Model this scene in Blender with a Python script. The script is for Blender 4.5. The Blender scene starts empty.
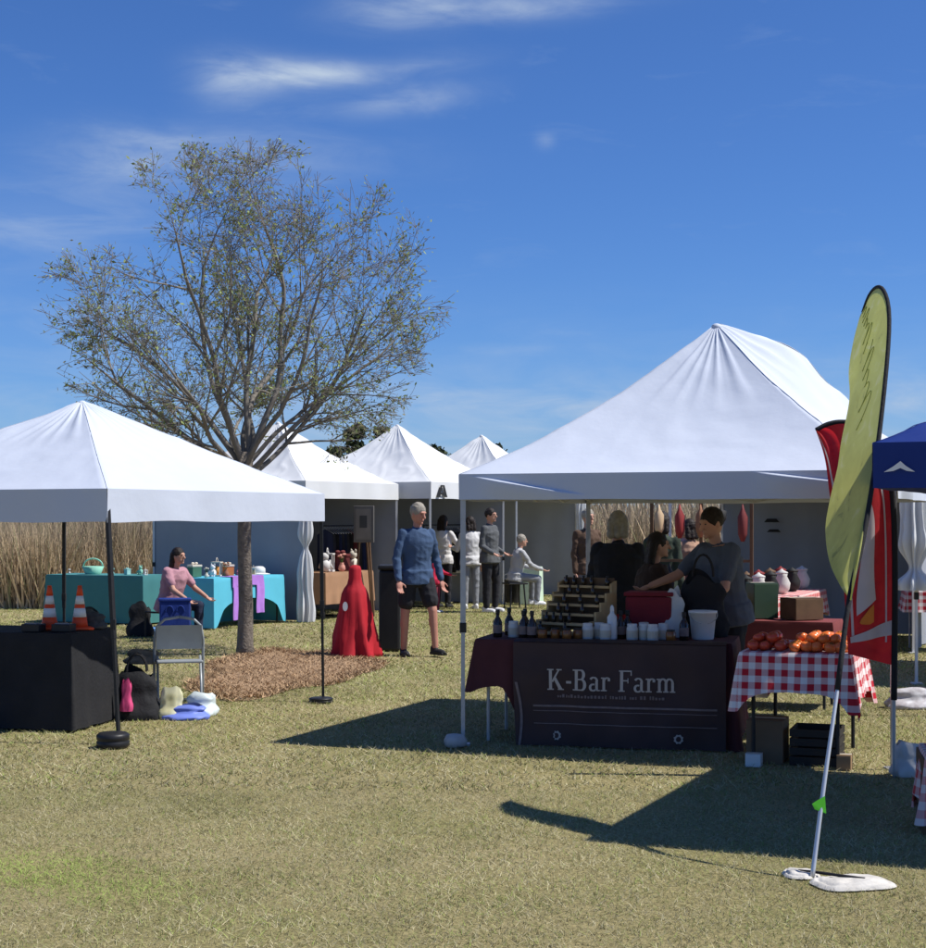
import bpy, bmesh, math, random
import numpy as np
from mathutils import Vector, Matrix, noise
random.seed(7); rng = np.random.default_rng(7)
PI = math.pi; R = math.radians
scene = bpy.context.scene
col = scene.collection

# ------------------------------------------------------------------ camera
FPX, HOR, CX, CH = 1600.0, 518.0, 463.0, 1.62      # focal length in photo pixels, horizon row, centre column, eye height
cam_d = bpy.data.cameras.new('camera'); cam = bpy.data.objects.new('camera', cam_d); col.objects.link(cam)
cam.location = (0, 0, CH); cam.rotation_euler = (R(90), 0, 0)
cam_d.sensor_fit = 'HORIZONTAL'; cam_d.sensor_width = 36; cam_d.lens = 36 * FPX / 926
cam_d.shift_y = (HOR - 474) / 926.0
cam_d.clip_start = 0.1; cam_d.clip_end = 6000
scene.camera = cam
scene.render.resolution_x = 1000; scene.render.resolution_y = 1024

# ------------------------------------------------------------------ sun and sky
SUN_TO = Vector((0.71, -0.07, 1.0)).normalized()
sl = bpy.data.lights.new('sun', 'SUN'); sl.energy = 5.0; sl.angle = R(0.55); sl.color = (1.0, 0.965, 0.90)
so = bpy.data.objects.new('sun', sl); col.objects.link(so)
so.rotation_euler = SUN_TO.to_track_quat('Z', 'Y').to_euler(); so.location = (20, -5, 30)

world = bpy.data.worlds.new('World'); scene.world = world; world.use_nodes = True
def build_world():
    nt = world.node_tree; N = nt.nodes; Lk = nt.links
    for n in list(N): N.remove(n)
    out = N.new('ShaderNodeOutputWorld'); bg = N.new('ShaderNodeBackground'); bg.inputs['Strength'].default_value = 0.076
    sky = N.new('ShaderNodeTexSky'); sky.sky_type = 'NISHITA'; sky.sun_disc = False
    sky.sun_elevation = math.asin(SUN_TO.z); sky.sun_rotation = math.atan2(SUN_TO.x, SUN_TO.y)
    sky.air_density = 0.9; sky.dust_density = 0.25; sky.ozone_density = 3.2; sky.altitude = 50
    def val(x):
        return x
    def M(op, a, b=None, c=None, clamp=False):
        n = N.new('ShaderNodeMath'); n.operation = op; n.use_clamp = clamp
        for i, x in enumerate((a, b, c)):
            if x is None: continue
            if isinstance(x, (int, float)): n.inputs[i].default_value = x
            else: Lk.new(x, n.inputs[i])
        return n.outputs[0]
    tc = N.new('ShaderNodeTexCoord'); sep = N.new('ShaderNodeSeparateXYZ'); Lk.new(tc.outputs['Generated'], sep.inputs[0])
    az = M('ARCTAN2', sep.outputs[0], sep.outputs[1]); el = M('ARCSINE', sep.outputs[2])
    comb = N.new('ShaderNodeCombineXYZ')
    Lk.new(M('MULTIPLY', az, 7.0), comb.inputs[0]); Lk.new(M('MULTIPLY', el, 26.0), comb.inputs[1])
    nz = N.new('ShaderNodeTexNoise'); nz.inputs['Scale'].default_value = 1.9; nz.inputs['Detail'].default_value = 7
    nz.inputs['Roughness'].default_value = 0.6; nz.inputs['Distortion'].default_value = 0.5
    Lk.new(comb.outputs[0], nz.inputs['Vector'])
    wn = N.new('ShaderNodeMapRange'); wn.inputs[1].default_value = 0.36; wn.inputs[2].default_value = 0.66
    Lk.new(nz.outputs[0], wn.inputs[0])
    total = None
    # wisps of cirrus: azimuth, elevation, half widths, strength
    wisps = [(228, 84, 34, 20, .75, .02), (285, 78, 48, 15, .7, .03), (340, 74, 40, 10, .6, -.01), (405, 101, 60, 12, .5, -.14), (510, 8, 100, 12, .55, -.04), (395, 10, 55, 20, .42, .0),
             (235, 158, 130, 24, .42, .0), (120, 170, 60, 22, .36, .0), (40, 232, 110, 36, .42, -.1), (545, 142, 9, 7, .3, .0), (430, 64, 55, 12, .2, -.1),
             (500, 350, 60, 5, .2, .0), (540, 405, 190, 14, .34, .03), (880, 402, 170, 12, .34, .0), (490, 470, 900, 95, .55, .0), (120, 330, 200, 30, .14, .0)]
    for px, py, hw, hh, st, tilt in wisps:
        a0 = math.atan((px - CX) / FPX); e0 = math.atan((HOR - py) / FPX)
        da = M('SUBTRACT', az, a0)
        de = M('SUBTRACT', M('SUBTRACT', el, e0), M('MULTIPLY', da, -tilt))
        g = M('ADD', M('POWER', M('DIVIDE', da, hw / FPX), 2.0), M('POWER', M('ABSOLUTE', M('DIVIDE', de, hh / FPX)), 2.0))
        g = M('MULTIPLY', M('EXPONENT', M('MULTIPLY', g, -1.0)), st)
        total = g if total is None else M('ADD', total, g)
    wide = M('MULTIPLY', M('SUBTRACT', nz.outputs[0], 0.58, clamp=True), 0.4)
    cl = M('ADD', M('MULTIPLY', total, M('MULTIPLY_ADD', wn.outputs[0], 0.85, 0.25)), wide, clamp=True)
    mix = N.new('ShaderNodeMixRGB'); Lk.new(cl, mix.inputs[0])
    hsv = N.new('ShaderNodeMixRGB'); hsv.blend_type = 'MULTIPLY'; hsv.inputs[0].default_value = 1; hsv.inputs[2].default_value = (.53, .85, 1.38, 1)   # the clear air's deeper blue
    Lk.new(sky.outputs[0], hsv.inputs[1])
    Lk.new(hsv.outputs[0], mix.inputs[1]); mix.inputs[2].default_value = (5.6, 6.8, 8.6, 1)
    Lk.new(mix.outputs[0], bg.inputs[0]); Lk.new(bg.outputs[0], out.inputs[0])
build_world()
vs = scene.view_settings; vs.view_transform = 'Standard'; vs.look = 'None'; vs.gamma = 1.0; vs.exposure = 0.2; vs.use_curve_mapping = False

# ------------------------------------------------------------------ helpers
def G(px, py):                                     # a photo pixel on the ground
    Y = FPX * CH / (py - HOR); return Vector(((px - CX) * Y / FPX, Y, 0))
def W(px, py, Y):                                  # a photo pixel at a known distance
    return Vector(((px - CX) * Y / FPX, Y, CH + (HOR - py) * Y / FPX))
def nz3(x, y, z): return noise.noise(Vector((x, y, z)))

MATS = {}
def mat(name, c, rough=.8, var=.12, scale=6.0, bump=.0, bscale=60.0, trans=0.0, metal=0.0, spec=.3, c2=None, tint=None):
    if name in MATS: return MATS[name]
    m = bpy.data.materials.new(name); m.use_nodes = True; nt = m.node_tree; N = nt.nodes; Lk = nt.links
    p = N['Principled BSDF']; p.inputs['Roughness'].default_value = rough; p.inputs['Metallic'].default_value = metal
    p.inputs['Specular IOR Level'].default_value = spec
    tc = N.new('ShaderNodeTexCoord')
    nz = N.new('ShaderNodeTexNoise'); nz.inputs['Scale'].default_value = scale; nz.inputs['Detail'].default_value = 5
    Lk.new(tc.outputs['Object'], nz.inputs['Vector'])
    mx = N.new('ShaderNodeMixRGB'); Lk.new(nz.outputs[0], mx.inputs[0])
    lo = [max(0, x * (1 - var * 1.6)) for x in c]; hi = [min(1, x * (1 + var * 1.6)) for x in (c2 or c)]
    mx.inputs[1].default_value = (*lo, 1); mx.inputs[2].default_value = (*hi, 1)
    Lk.new(mx.outputs[0], p.inputs['Base Color'])
    if bump:
        b = N.new('ShaderNodeBump'); b.inputs['Strength'].default_value = bump; b.inputs['Distance'].default_value = .02
        n2 = N.new('ShaderNodeTexNoise'); n2.inputs['Scale'].default_value = bscale; n2.inputs['Detail'].default_value = 4
        Lk.new(tc.outputs['Object'], n2.inputs['Vector']); Lk.new(n2.outputs[0], b.inputs['Height']); Lk.new(b.outputs[0], p.inputs['Normal'])
    if trans:
        tr = N.new('ShaderNodeBsdfTranslucent'); Lk.new(mx.outputs[0], tr.inputs[0])
        ms = N.new('ShaderNodeMixShader'); ms.inputs[0].default_value = trans
        o = N['Material Output']; Lk.new(p.outputs[0], ms.inputs[1]); Lk.new(tr.outputs[0], ms.inputs[2]); Lk.new(ms.outputs[0], o.inputs[0])
    MATS[name] = m; return m

def gingham(name, red, size=.055, white=(.78, .74, .72)):
    m = bpy.data.materials.new(name); m.use_nodes = True; nt = m.node_tree; N = nt.nodes; Lk = nt.links
    p = N['Principled BSDF']; p.inputs['Roughness'].default_value = .85; p.inputs['Specular IOR Level'].default_value = .2
    uv = N.new('ShaderNodeUVMap'); sp = N.new('ShaderNodeSeparateXYZ'); Lk.new(uv.outputs[0], sp.inputs[0])
    def stripe(s):
        a = N.new('ShaderNodeMath'); a.operation = 'PINGPONG'; Lk.new(s, a.inputs[0]); a.inputs[1].default_value = size
        b = N.new('ShaderNodeMath'); b.operation = 'GREATER_THAN'; Lk.new(a.outputs[0], b.inputs[0]); b.inputs[1].default_value = size / 2
        return b.outputs[0]
    ad = N.new('ShaderNodeMath'); ad.operation = 'ADD'; Lk.new(stripe(sp.outputs[0]), ad.inputs[0]); Lk.new(stripe(sp.outputs[1]), ad.inputs[1])
    dv = N.new('ShaderNodeMath'); dv.operation = 'MULTIPLY'; Lk.new(ad.outputs[0], dv.inputs[0]); dv.inputs[1].default_value = .5
    mx = N.new('ShaderNodeMixRGB'); Lk.new(dv.outputs[0], mx.inputs[0]); mx.inputs[1].default_value = (*white, 1); mx.inputs[2].default_value = (*red, 1)
    Lk.new(mx.outputs[0], p.inputs['Base Color']); MATS[name] = m; return m

class MB:
    def __init__(s): s.v = []; s.f = []; s.uv = None
    def add(s, vs, fs):
        k = len(s.v); s.v += [tuple(v) for v in vs]; s.f += [tuple(i + k for i in f) for f in fs]; return s
    def box(s, c, sz, rot=None):
        hx, hy, hz = sz[0] / 2, sz[1] / 2, sz[2] / 2
        P = [Vector((x, y, z)) for z in (-hz, hz) for y in (-hy, hy) for x in (-hx, hx)]
        if rot is not None: P = [rot @ p for p in P]
        c = Vector(c)
        return s.add([p + c for p in P], [(0, 2, 3, 1), (4, 5, 7, 6), (0, 1, 5, 4), (2, 6, 7, 3), (0, 4, 6, 2), (1, 3, 7, 5)])
    def bar(s, p0, p1, w, h=None):
        p0 = Vector(p0); p1 = Vector(p1); d = p1 - p0
        q = d.to_track_quat('Z', 'Y').to_matrix()
        return s.box((p0 + p1) / 2, (w, h or w, d.length), q)
    def tube(s, pts, rad, n=8, cap=True):
        pts = [Vector(p) for p in pts]
        if not hasattr(rad, '__len__'): rad = [rad] * len(pts)
        k = len(s.v); up = None; vs = []; fs = []
        for i, p in enumerate(pts):
            d = (pts[min(i + 1, len(pts) - 1)] - pts[max(i - 1, 0)])
            if d.length < 1e-9: d = Vector((0, 0, 1))
            d.normalize()
            if up is None:
                up = Vector((1, 0, 0)) if abs(d.x) < .8 else Vector((0, 1, 0))
            x = (up - d * up.dot(d)).normalized(); y = d.cross(x); up = x
            for j in range(n):
                a = 2 * PI * j / n; vs.append(p + (x * math.cos(a) + y * math.sin(a)) * rad[i])
        for i in range(len(pts) - 1):
            for j in range(n):
                a = i * n + j; b = i * n + (j + 1) % n; fs.append((a, b, b + n, a + n))
        if cap: fs.append(tuple(range(n - 1, -1, -1))); fs.append(tuple((len(pts) - 1) * n + j for j in range(n)))
        return s.add(vs, fs)
    def capsule(s, p0, p1, r0, r1=None, n=10):
        r1 = r1 if r1 is not None else r0; p0 = Vector(p0); p1 = Vector(p1); d = (p1 - p0)
        d = d.normalized() if d.length > 1e-6 else Vector((0, 0, 1))
        pts = []; rad = []
        for k in range(4):
            a = PI / 2 * k / 4; pts.append(p0 - d * r0 * math.cos(a)); rad.append(max(r0 * math.sin(a), r0 * .12))
        pts += [p0, p1]; rad += [r0, r1]
        for k in range(1, 4 + 1):
            a = PI / 2 * k / 4.2; pts.append(p1 + d * r1 * math.sin(a)); rad.append(max(r1 * math.cos(a), r1 * .12))
        return s.tube(pts, rad, n)
    def ell(s, c, r, nu=14, nv=10, rot=None):
        c = Vector(c); vs = []; fs = []
        for i in range(nv + 1):
            t = PI * i / nv
            for j in range(nu):
                a = 2 * PI * j / nu
                p = Vector((r[0] * math.sin(t) * math.cos(a), r[1] * math.sin(t) * math.sin(a), r[2] * math.cos(t)))
                if i in (0, nv): p = Vector((r[0] * .02 * math.cos(a), r[1] * .02 * math.sin(a), r[2] * math.cos(t)))
                if rot is not None: p = rot @ p
                vs.append(c + p)
        for i in range(nv):
            for j in range(nu):
                a = i * nu + j; b = i * nu + (j + 1) % nu; fs.append((a, a + nu, b + nu, b))
        fs.append(tuple(range(nu))); fs.append(tuple(nv * nu + j for j in reversed(range(nu))))
        return s.add(vs, fs)
    def lathe(s, prof, n=16, c=(0, 0, 0), fn=None, cap=True):
        vs = []; fs = []; c = Vector(c)
        for i, (r, z) in enumerate(prof):
            for j in range(n):
                a = 2 * PI * j / n; rr = r * (fn(a, z) if fn else 1)
                vs.append(c + Vector((rr * math.cos(a), rr * math.sin(a), z)))
        for i in range(len(prof) - 1):
            for j in range(n):
                a = i * n + j; b = i * n + (j + 1) % n; fs.append((a, b, b + n, a + n))
        if cap: fs.append(tuple(range(n - 1, -1, -1))); fs.append(tuple((len(prof) - 1) * n + j for j in range(n)))
        return s.add(vs, fs)
    def grid(s, fn, nu, nv):
        vs = [fn(i / nu, j / nv) for j in range(nv + 1) for i in range(nu + 1)]; fs = []
        for j in range(nv):
            for i in range(nu):
                a = j * (nu + 1) + i; fs.append((a, a + 1, a + nu + 2, a + nu + 1))
        return s.add(vs, fs)
    def mesh(s, name, m, smooth=False):
        me = bpy.data.meshes.new(name); me.from_pydata(s.v, [], s.f)
        if m is not None: me.materials.append(m)
        if smooth: me.polygons.foreach_set('use_smooth', [True] * len(me.polygons))
        if s.uv is not None:
            ul = me.uv_layers.new(name='UVMap')
            vi = np.zeros(len(me.loops), dtype=np.int32); me.loops.foreach_get('vertex_index', vi)
            ul.data.foreach_set('uv', np.array(s.uv, dtype=np.float32)[vi].ravel())
        me.update(); return me
    def build(s, name, m, parent=None, smooth=False, bevel=0, loc=None, rz=0):
        me = s.mesh(name, m, smooth)
        o = bpy.data.objects.new(name, me); col.objects.link(o)
        if parent is not None: o.parent = parent
        if loc is not None: o.location = loc
        if rz: o.rotation_euler = (0, 0, rz)
        if bevel:
            b = o.modifiers.new('bevel', 'BEVEL'); b.width = bevel; b.segments = 2; b.limit_method = 'ANGLE'; b.angle_limit = R(40)
        return o

def tag(o, label, cat, group=None):
    o['label'] = label; o['category'] = cat
    if group: o['group'] = group
    return o
def thing(name, label, cat, loc=(0, 0, 0), rz=0, group=None):
    o = bpy.data.objects.new(name, None); col.objects.link(o); o.location = loc; o.rotation_euler = (0, 0, rz); o.empty_display_size = .1
    return tag(o, label, cat, group)
def kind(o, k): o['kind'] = k; return o
def copy_tree(o, parent=None):
    c = o.copy(); col.objects.link(c)
    if parent is not None: c.parent = parent
    for ch in list(o.children): copy_tree(ch, c)
    return c
def smoothstep(a, b, x):
    t = min(1, max(0, (x - a) / (b - a))); return t * t * (3 - 2 * t)
def rz_of(d): return math.atan2(d[1], d[0])

# common materials
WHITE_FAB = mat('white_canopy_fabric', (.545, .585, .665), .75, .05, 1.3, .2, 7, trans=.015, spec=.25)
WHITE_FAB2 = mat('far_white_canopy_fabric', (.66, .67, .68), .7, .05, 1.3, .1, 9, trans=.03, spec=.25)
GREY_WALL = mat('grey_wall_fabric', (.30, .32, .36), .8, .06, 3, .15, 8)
BLUE_FAB = mat('blue_canopy_fabric', (.008, .030, .19), .6, .1, 3, .1, 12, trans=.05)
BLACK_METAL = mat('black_powder_coat', (.02, .02, .022), .5, .2, 20)
GREY_METAL = mat('grey_painted_steel', (.42, .43, .44), .45, .12, 14, metal=.3)
WHITE_METAL = mat('white_painted_steel', (.68, .68, .67), .45, .08, 14)
BLACK_PLAS = mat('black_plastic', (.018, .018, .02), .45, .2, 12)
BLACK_CLOTH = mat('black_cloth', (.017, .017, .019), .85, .25, 5, .25, 40)
SKIN = mat('skin', (.50, .27, .19), .6, .08, 10)
SKIN_RED = mat('ruddy_skin', (.46, .22, .16), .6, .1, 10)
WOOD = mat('light_wood', (.52, .36, .18), .7, .25, 9, .1, 80)
DARKWOOD = mat('brown_wood', (.13, .075, .04), .7, .25, 9)
CARD = mat('cardboard', (.30, .19, .10), .85, .12, 7)
WHITE_PLAS = mat('white_plastic', (.72, .72, .70), .4, .05, 8)
GLASS = mat('dark_glass', (.03, .018, .012), .15, .2, 8, spec=.6)
TOMATO = mat('ripe_tomato', (.62, .07, .025), .28, .18, 8, spec=.5)
TOMATO2 = mat('orange_tomato', (.78, .17, .035), .28, .18, 8, spec=.5)
STEM = mat('green_stem', (.06, .12, .02), .7)
HAIR_DARK = mat('dark_brown_hair', (.018, .011, .008), .55, .4, 30, .4, 120)
HAIR_GREY = mat('grey_hair', (.30, .27, .22), .6, .3, 30, .4, 120)
GING_RED = gingham('red_gingham', (.50, .02, .035), .042)
GING_PINK = gingham('faded_red_gingham', (.56, .06, .06), .042, (.70, .58, .55))

# ------------------------------------------------------------------ ground, lawn, mulch, dry grass
def ground_mat():
    m = bpy.data.materials.new('dormant_lawn'); m.use_nodes = True; nt = m.node_tree; N = nt.nodes; Lk = nt.links
    p = N['Principled BSDF']; p.inputs['Roughness'].default_value = .95; p.inputs['Specular IOR Level'].default_value = .1
    tc = N.new('ShaderNodeTexCoord')
    def nzn(sc, det=6, ro=.6):
        n = N.new('ShaderNodeTexNoise'); n.inputs['Scale'].default_value = sc; n.inputs['Detail'].default_value = det; n.inputs['Roughness'].default_value = ro
        Lk.new(tc.outputs['Object'], n.inputs['Vector']); return n.outputs[0]
    def ramp(x, stops):
        r = N.new('ShaderNodeValToRGB'); e = r.color_ramp.elements
        e[0].position, e[0].color = stops[0][0], (*stops[0][1], 1); e[1].position, e[1].color = stops[-1][0], (*stops[-1][1], 1)
        for q, c in stops[1:-1]:
            z = e.new(q); z.color = (*c, 1)
        Lk.new(x, r.inputs[0]); return r.outputs[0]
    a = ramp(nzn(.5), [(.3, (.27, .25, .105)), (.5, (.34, .29, .14)), (.7, (.39, .325, .175))])
    b = ramp(nzn(38, 8, .75), [(.32, (.45, .42, .34)), (.5, (.95, .95, .95)), (.68, (1.5, 1.45, 1.35))])
    mx = N.new('ShaderNodeMixRGB'); mx.blend_type = 'MULTIPLY'; mx.inputs[0].default_value = 1
    Lk.new(a, mx.inputs[1]); Lk.new(b, mx.inputs[2]); Lk.new(mx.outputs[0], p.inputs['Base Color'])
    bp = N.new('ShaderNodeBump'); bp.inputs['Strength'].default_value = .8; bp.inputs['Distance'].default_value = .03
    Lk.new(nzn(45, 8, .7), bp.inputs['Height']); Lk.new(bp.outputs[0], p.inputs['Normal'])
    return m
gm = MB()
xs = [-3000, -600, -120, -40, -20, -10, 0, 10, 20, 40, 120, 600, 3000]; ys = [-400, -60, -10, 0, 10, 20, 30, 40, 60, 120, 400, 1200, 4500]
gm.add([(x, y, 0) for y in ys for x in xs], [(j * 13 + i, j * 13 + i + 1, (j + 1) * 13 + i + 1, (j + 1) * 13 + i) for j in range(12) for i in range(12)])
kind(gm.build('ground', ground_mat()), 'structure')

MUL_C, MUL_R = (-1.92, 17.0), (.90, 2.5)
def mulch_in(x, y, grow=0):
    a = math.atan2((y - MUL_C[1]) / MUL_R[1], (x - MUL_C[0]) / MUL_R[0])
    r = math.hypot((x - MUL_C[0]) / MUL_R[0], (y - MUL_C[1]) / MUL_R[1])
    return r < 1 + .14 * math.sin(3 * a + 1) + .07 * math.sin(7 * a) + grow
mm = MB(); ring = []
for k in range(64):
    a = 2 * PI * k / 64; r = 1 + .14 * math.sin(3 * a + 1) + .07 * math.sin(7 * a)
    ring.append((MUL_C[0] + MUL_R[0] * r * math.cos(a), MUL_C[1] + MUL_R[1] * r * math.sin(a)))
mm.add([(MUL_C[0], MUL_C[1], .03)] + [(MUL_C[0] + (x - MUL_C[0]) * .7, MUL_C[1] + (y - MUL_C[1]) * .7, .028) for x, y in ring] + [(x, y, .005) for x, y in ring],
       [(0, 1 + k, 1 + (k + 1) % 64) for k in range(64)] + [(1 + k, 65 + k, 65 + (k + 1) % 64, 1 + (k + 1) % 64) for k in range(64)])
kind(mm.build('mulch_bed', mat('pine_straw_mulch', (.33, .215, .125), .95, .4, 14, .8, 60)), 'structure')

def attr_mat(name, rough=.85, trans=.0):
    m = bpy.data.materials.new(name); m.use_nodes = True; nt = m.node_tree; N = nt.nodes; Lk = nt.links
    p = N['Principled BSDF']; p.inputs['Roughness'].default_value = rough; p.inputs['Specular IOR Level'].default_value = .15
    a = N.new('ShaderNodeAttribute'); a.attribute_name = 'Col'; Lk.new(a.outputs['Color'], p.inputs['Base Color'])
    if trans:
        tr = N.new('ShaderNodeBsdfTranslucent'); Lk.new(a.outputs['Color'], tr.inputs[0]); ms = N.new('ShaderNodeMixShader'); ms.inputs[0].default_value = trans
        o = N['Material Output']; Lk.new(p.outputs[0], ms.inputs[1]); Lk.new(tr.outputs[0], ms.inputs[2]); Lk.new(ms.outputs[0], o.inputs[0])
    return m
def tri_mesh(name, V, C, m):                       # V (n,3,3) triangles, C (n,3) colours
    n = len(V); me = bpy.data.meshes.new(name)
    me.vertices.add(3 * n); me.vertices.foreach_set('co', V.astype(np.float32).ravel())
    me.loops.add(3 * n); me.loops.foreach_set('vertex_index', np.arange(3 * n, dtype=np.int32))
    me.polygons.add(n); me.polygons.foreach_set('loop_start', np.arange(0, 3 * n, 3, dtype=np.int32))
    at = me.color_attributes.new('Col', 'FLOAT_COLOR', 'POINT')
    cc = np.ones((n, 3, 4), dtype=np.float32); cc[:, :, :3] = C[:, None, :]; at.data.foreach_set('color', cc.ravel())
    me.materials.append(m); me.update(calc_edges=True)
    o = bpy.data.objects.new(name, me); col.objects.link(o); return o
def np_noise(x, y, seed, sc):                      # cheap smooth value noise
    r = np.random.default_rng(seed); T = r.random((64, 64)); u = x * sc; v = y * sc
    i = np.floor(u).astype(int); j = np.floor(v).astype(int); fu = u - i; fv = v - j
    fu = fu * fu * (3 - 2 * fu); fv = fv * fv * (3 - 2 * fv); g = lambda a, b: T[a % 64, b % 64]
    return (g(i, j) * (1 - fu) + g(i + 1, j) * fu) * (1 - fv) + (g(i, j + 1) * (1 - fu) + g(i + 1, j + 1) * fu) * fv
def blades(x, y, h, w, lean):
    n = len(x); az = rng.random(n) * 2 * PI; la = rng.random(n) * 2 * PI; ln = lean * rng.random(n) * h
    V = np.zeros((n, 3, 3)); dx = np.cos(az) * w / 2; dy = np.sin(az) * w / 2
    V[:, 0, 0] = x - dx; V[:, 0, 1] = y - dy; V[:, 1, 0] = x + dx; V[:, 1, 1] = y + dy
    V[:, 2, 0] = x + np.cos(la) * ln; V[:, 2, 1] = y + np.sin(la) * ln; V[:, 2, 2] = h; return V
def lawn():
    Vs = []; Cs = []
    for y0, y1, dens, h0, w in ((4.5, 9.5, 6500, .026, .0036), (9.5, 17, 2300, .032, .0075), (17, 34, 700, .035, .014)):
        A = (.33 * y1 + 1.0) * 2 * (y1 - y0); n = int(A * dens)
        y = y0 + (y1 - y0) * rng.random(n); x = (rng.random(n) * 2 - 1) * (.33 * y1 + 1.0)
        k = np.abs(x) < .33 * y + 1.0; x, y = x[k], y[k]
        aa = np.arctan2((y - MUL_C[1]) / MUL_R[1], (x - MUL_C[0]) / MUL_R[0]); rr = np.hypot((x - MUL_C[0]) / MUL_R[0], (y - MUL_C[1]) / MUL_R[1])
        k = rr > 1 + .14 * np.sin(3 * aa + 1) + .07 * np.sin(7 * aa) - .05 - .6 * rng.random(len(x)) ** 2; x, y = x[k], y[k]; n = len(x)
        cl = np_noise(x, y, 3, 2.2); big = np_noise(x, y, 5, .35); fine = np_noise(x, y, 9, 9)
        k = rng.random(n) < .35 + .8 * fine; x, y, cl, big = x[k], y[k], cl[k], big[k]; n = len(x)
        h = h0 * .62 * (.5 + rng.random(n)) * (.8 + .5 * cl)
        V = blades(x, y, h, w, 3.2)
        # greener patch of lawn at the lower left of the place
        gp = 1.5 * np.exp(-(((x + 1.95) / .32) ** 2 + ((y - 7.42) / .34) ** 2)) + .7 * np.exp(-(((x + 1.62) / .34) ** 2 + ((y - 6.95) / .3) ** 2))
        far = np.clip((y - 11) / 9, 0, 1)
        g = np.clip(.34 * (big + cl) - .08 + 1.5 * gp * (.5 + cl) + .42 * far, 0, 1)
        pick = rng.random(n) < g * .9 + .20
        straw = np.array([.49, .44, .275]); tan = np.array([.37, .325, .185]); olive = np.array([.285, .285, .115]); green = np.array([.27, .34, .085])
        C = np.where((rng.random(n) < .55)[:, None], straw, tan)
        C = np.where(pick[:, None], np.where((rng.random(n) < .25 + gp)[:, None], green * (1 + .5 * np.clip(gp, 0, 1))[:, None], olive), C)
        pat = .62 + .38 * np_noise(x, y, 23, 1.1) + .38 * np_noise(x, y * .6, 29, 3.1)
        C = C * (.78 + .40 * rng.random(n))[:, None] * pat[:, None]
        Vs.append(V); Cs.append(C)
    o = tri_mesh('lawn_grass', np.concatenate(Vs), np.concatenate(Cs), attr_mat('grass_blades', .8, .08))
    kind(tag(o, 'short dry straw and olive lawn grass underfoot', 'grass'), 'stuff')
lawn()
def mulch_chips():
    n = 9000; a = rng.random(n) * 2 * PI; r = np.sqrt(rng.random(n)) * (1.03 + .14 * np.sin(3 * a + 1) + .07 * np.sin(7 * a))
    x = MUL_C[0] + MUL_R[0] * r * np.cos(a); y = MUL_C[1] + MUL_R[1] * r * np.sin(a)
    V = blades(x, y, .03 + .02 * rng.random(n), .02, 3.0); V[:, :, 2] += .01
    C = np.array([.38, .255, .15]) * (.4 + 1.1 * rng.random(n))[:, None]
    o = tri_mesh('pine_straw', V, C, attr_mat('straw_chips', .9)); kind(tag(o, 'loose brown pine straw spread round the tree', 'mulch'), 'stuff')
mulch_chips()
def dry_field():
    Vs = []; Cs = []
    def patch(n, x0, x1, y0, y1, h0, h1, w):
        x = x0 + (x1 - x0) * rng.random(n); y = y0 + (y1 - y0) * rng.random(n) ** 1.3
        k = y > y0 + 1.5 * np_noise(x, y * 0, 11, .8); x, y = x[k], y[k]; n = len(x)
        h = (h0 + (h1 - h0) * rng.random(n)) * (.65 + .55 * np_noise(x, y, 13, .9)); V = blades(x, y, h, w * (.5 + rng.random(n)), .6)
        c = np.array([.54, .42, .275]) * (.5 + .75 * rng.random(n))[:, None] * (.75 + .5 * np_noise(x, y, 17, .6))[:, None]
        g = rng.random(n) < .12; c[g] = c[g] * np.array([.6, .75, .6]); Vs.append(V); Cs.append(c)
    patch(60000, -16, -4.2, 27.6, 34, 1.1, 1.75, .03)
    patch(60000, -22, 34, 38, 48, 1.5, 2.3, .05)
    patch(30000, -40, 60, 48, 90, 2.0, 3.2, .12)
    o = tri_mesh('dry_tall_grass', np.concatenate(Vs), np.concatenate(Cs), attr_mat('dry_stalks', .9, .1))
    kind(tag(o, 'tall dry tan grass filling the field behind the market', 'tall grass'), 'stuff')
dry_field()

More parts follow.
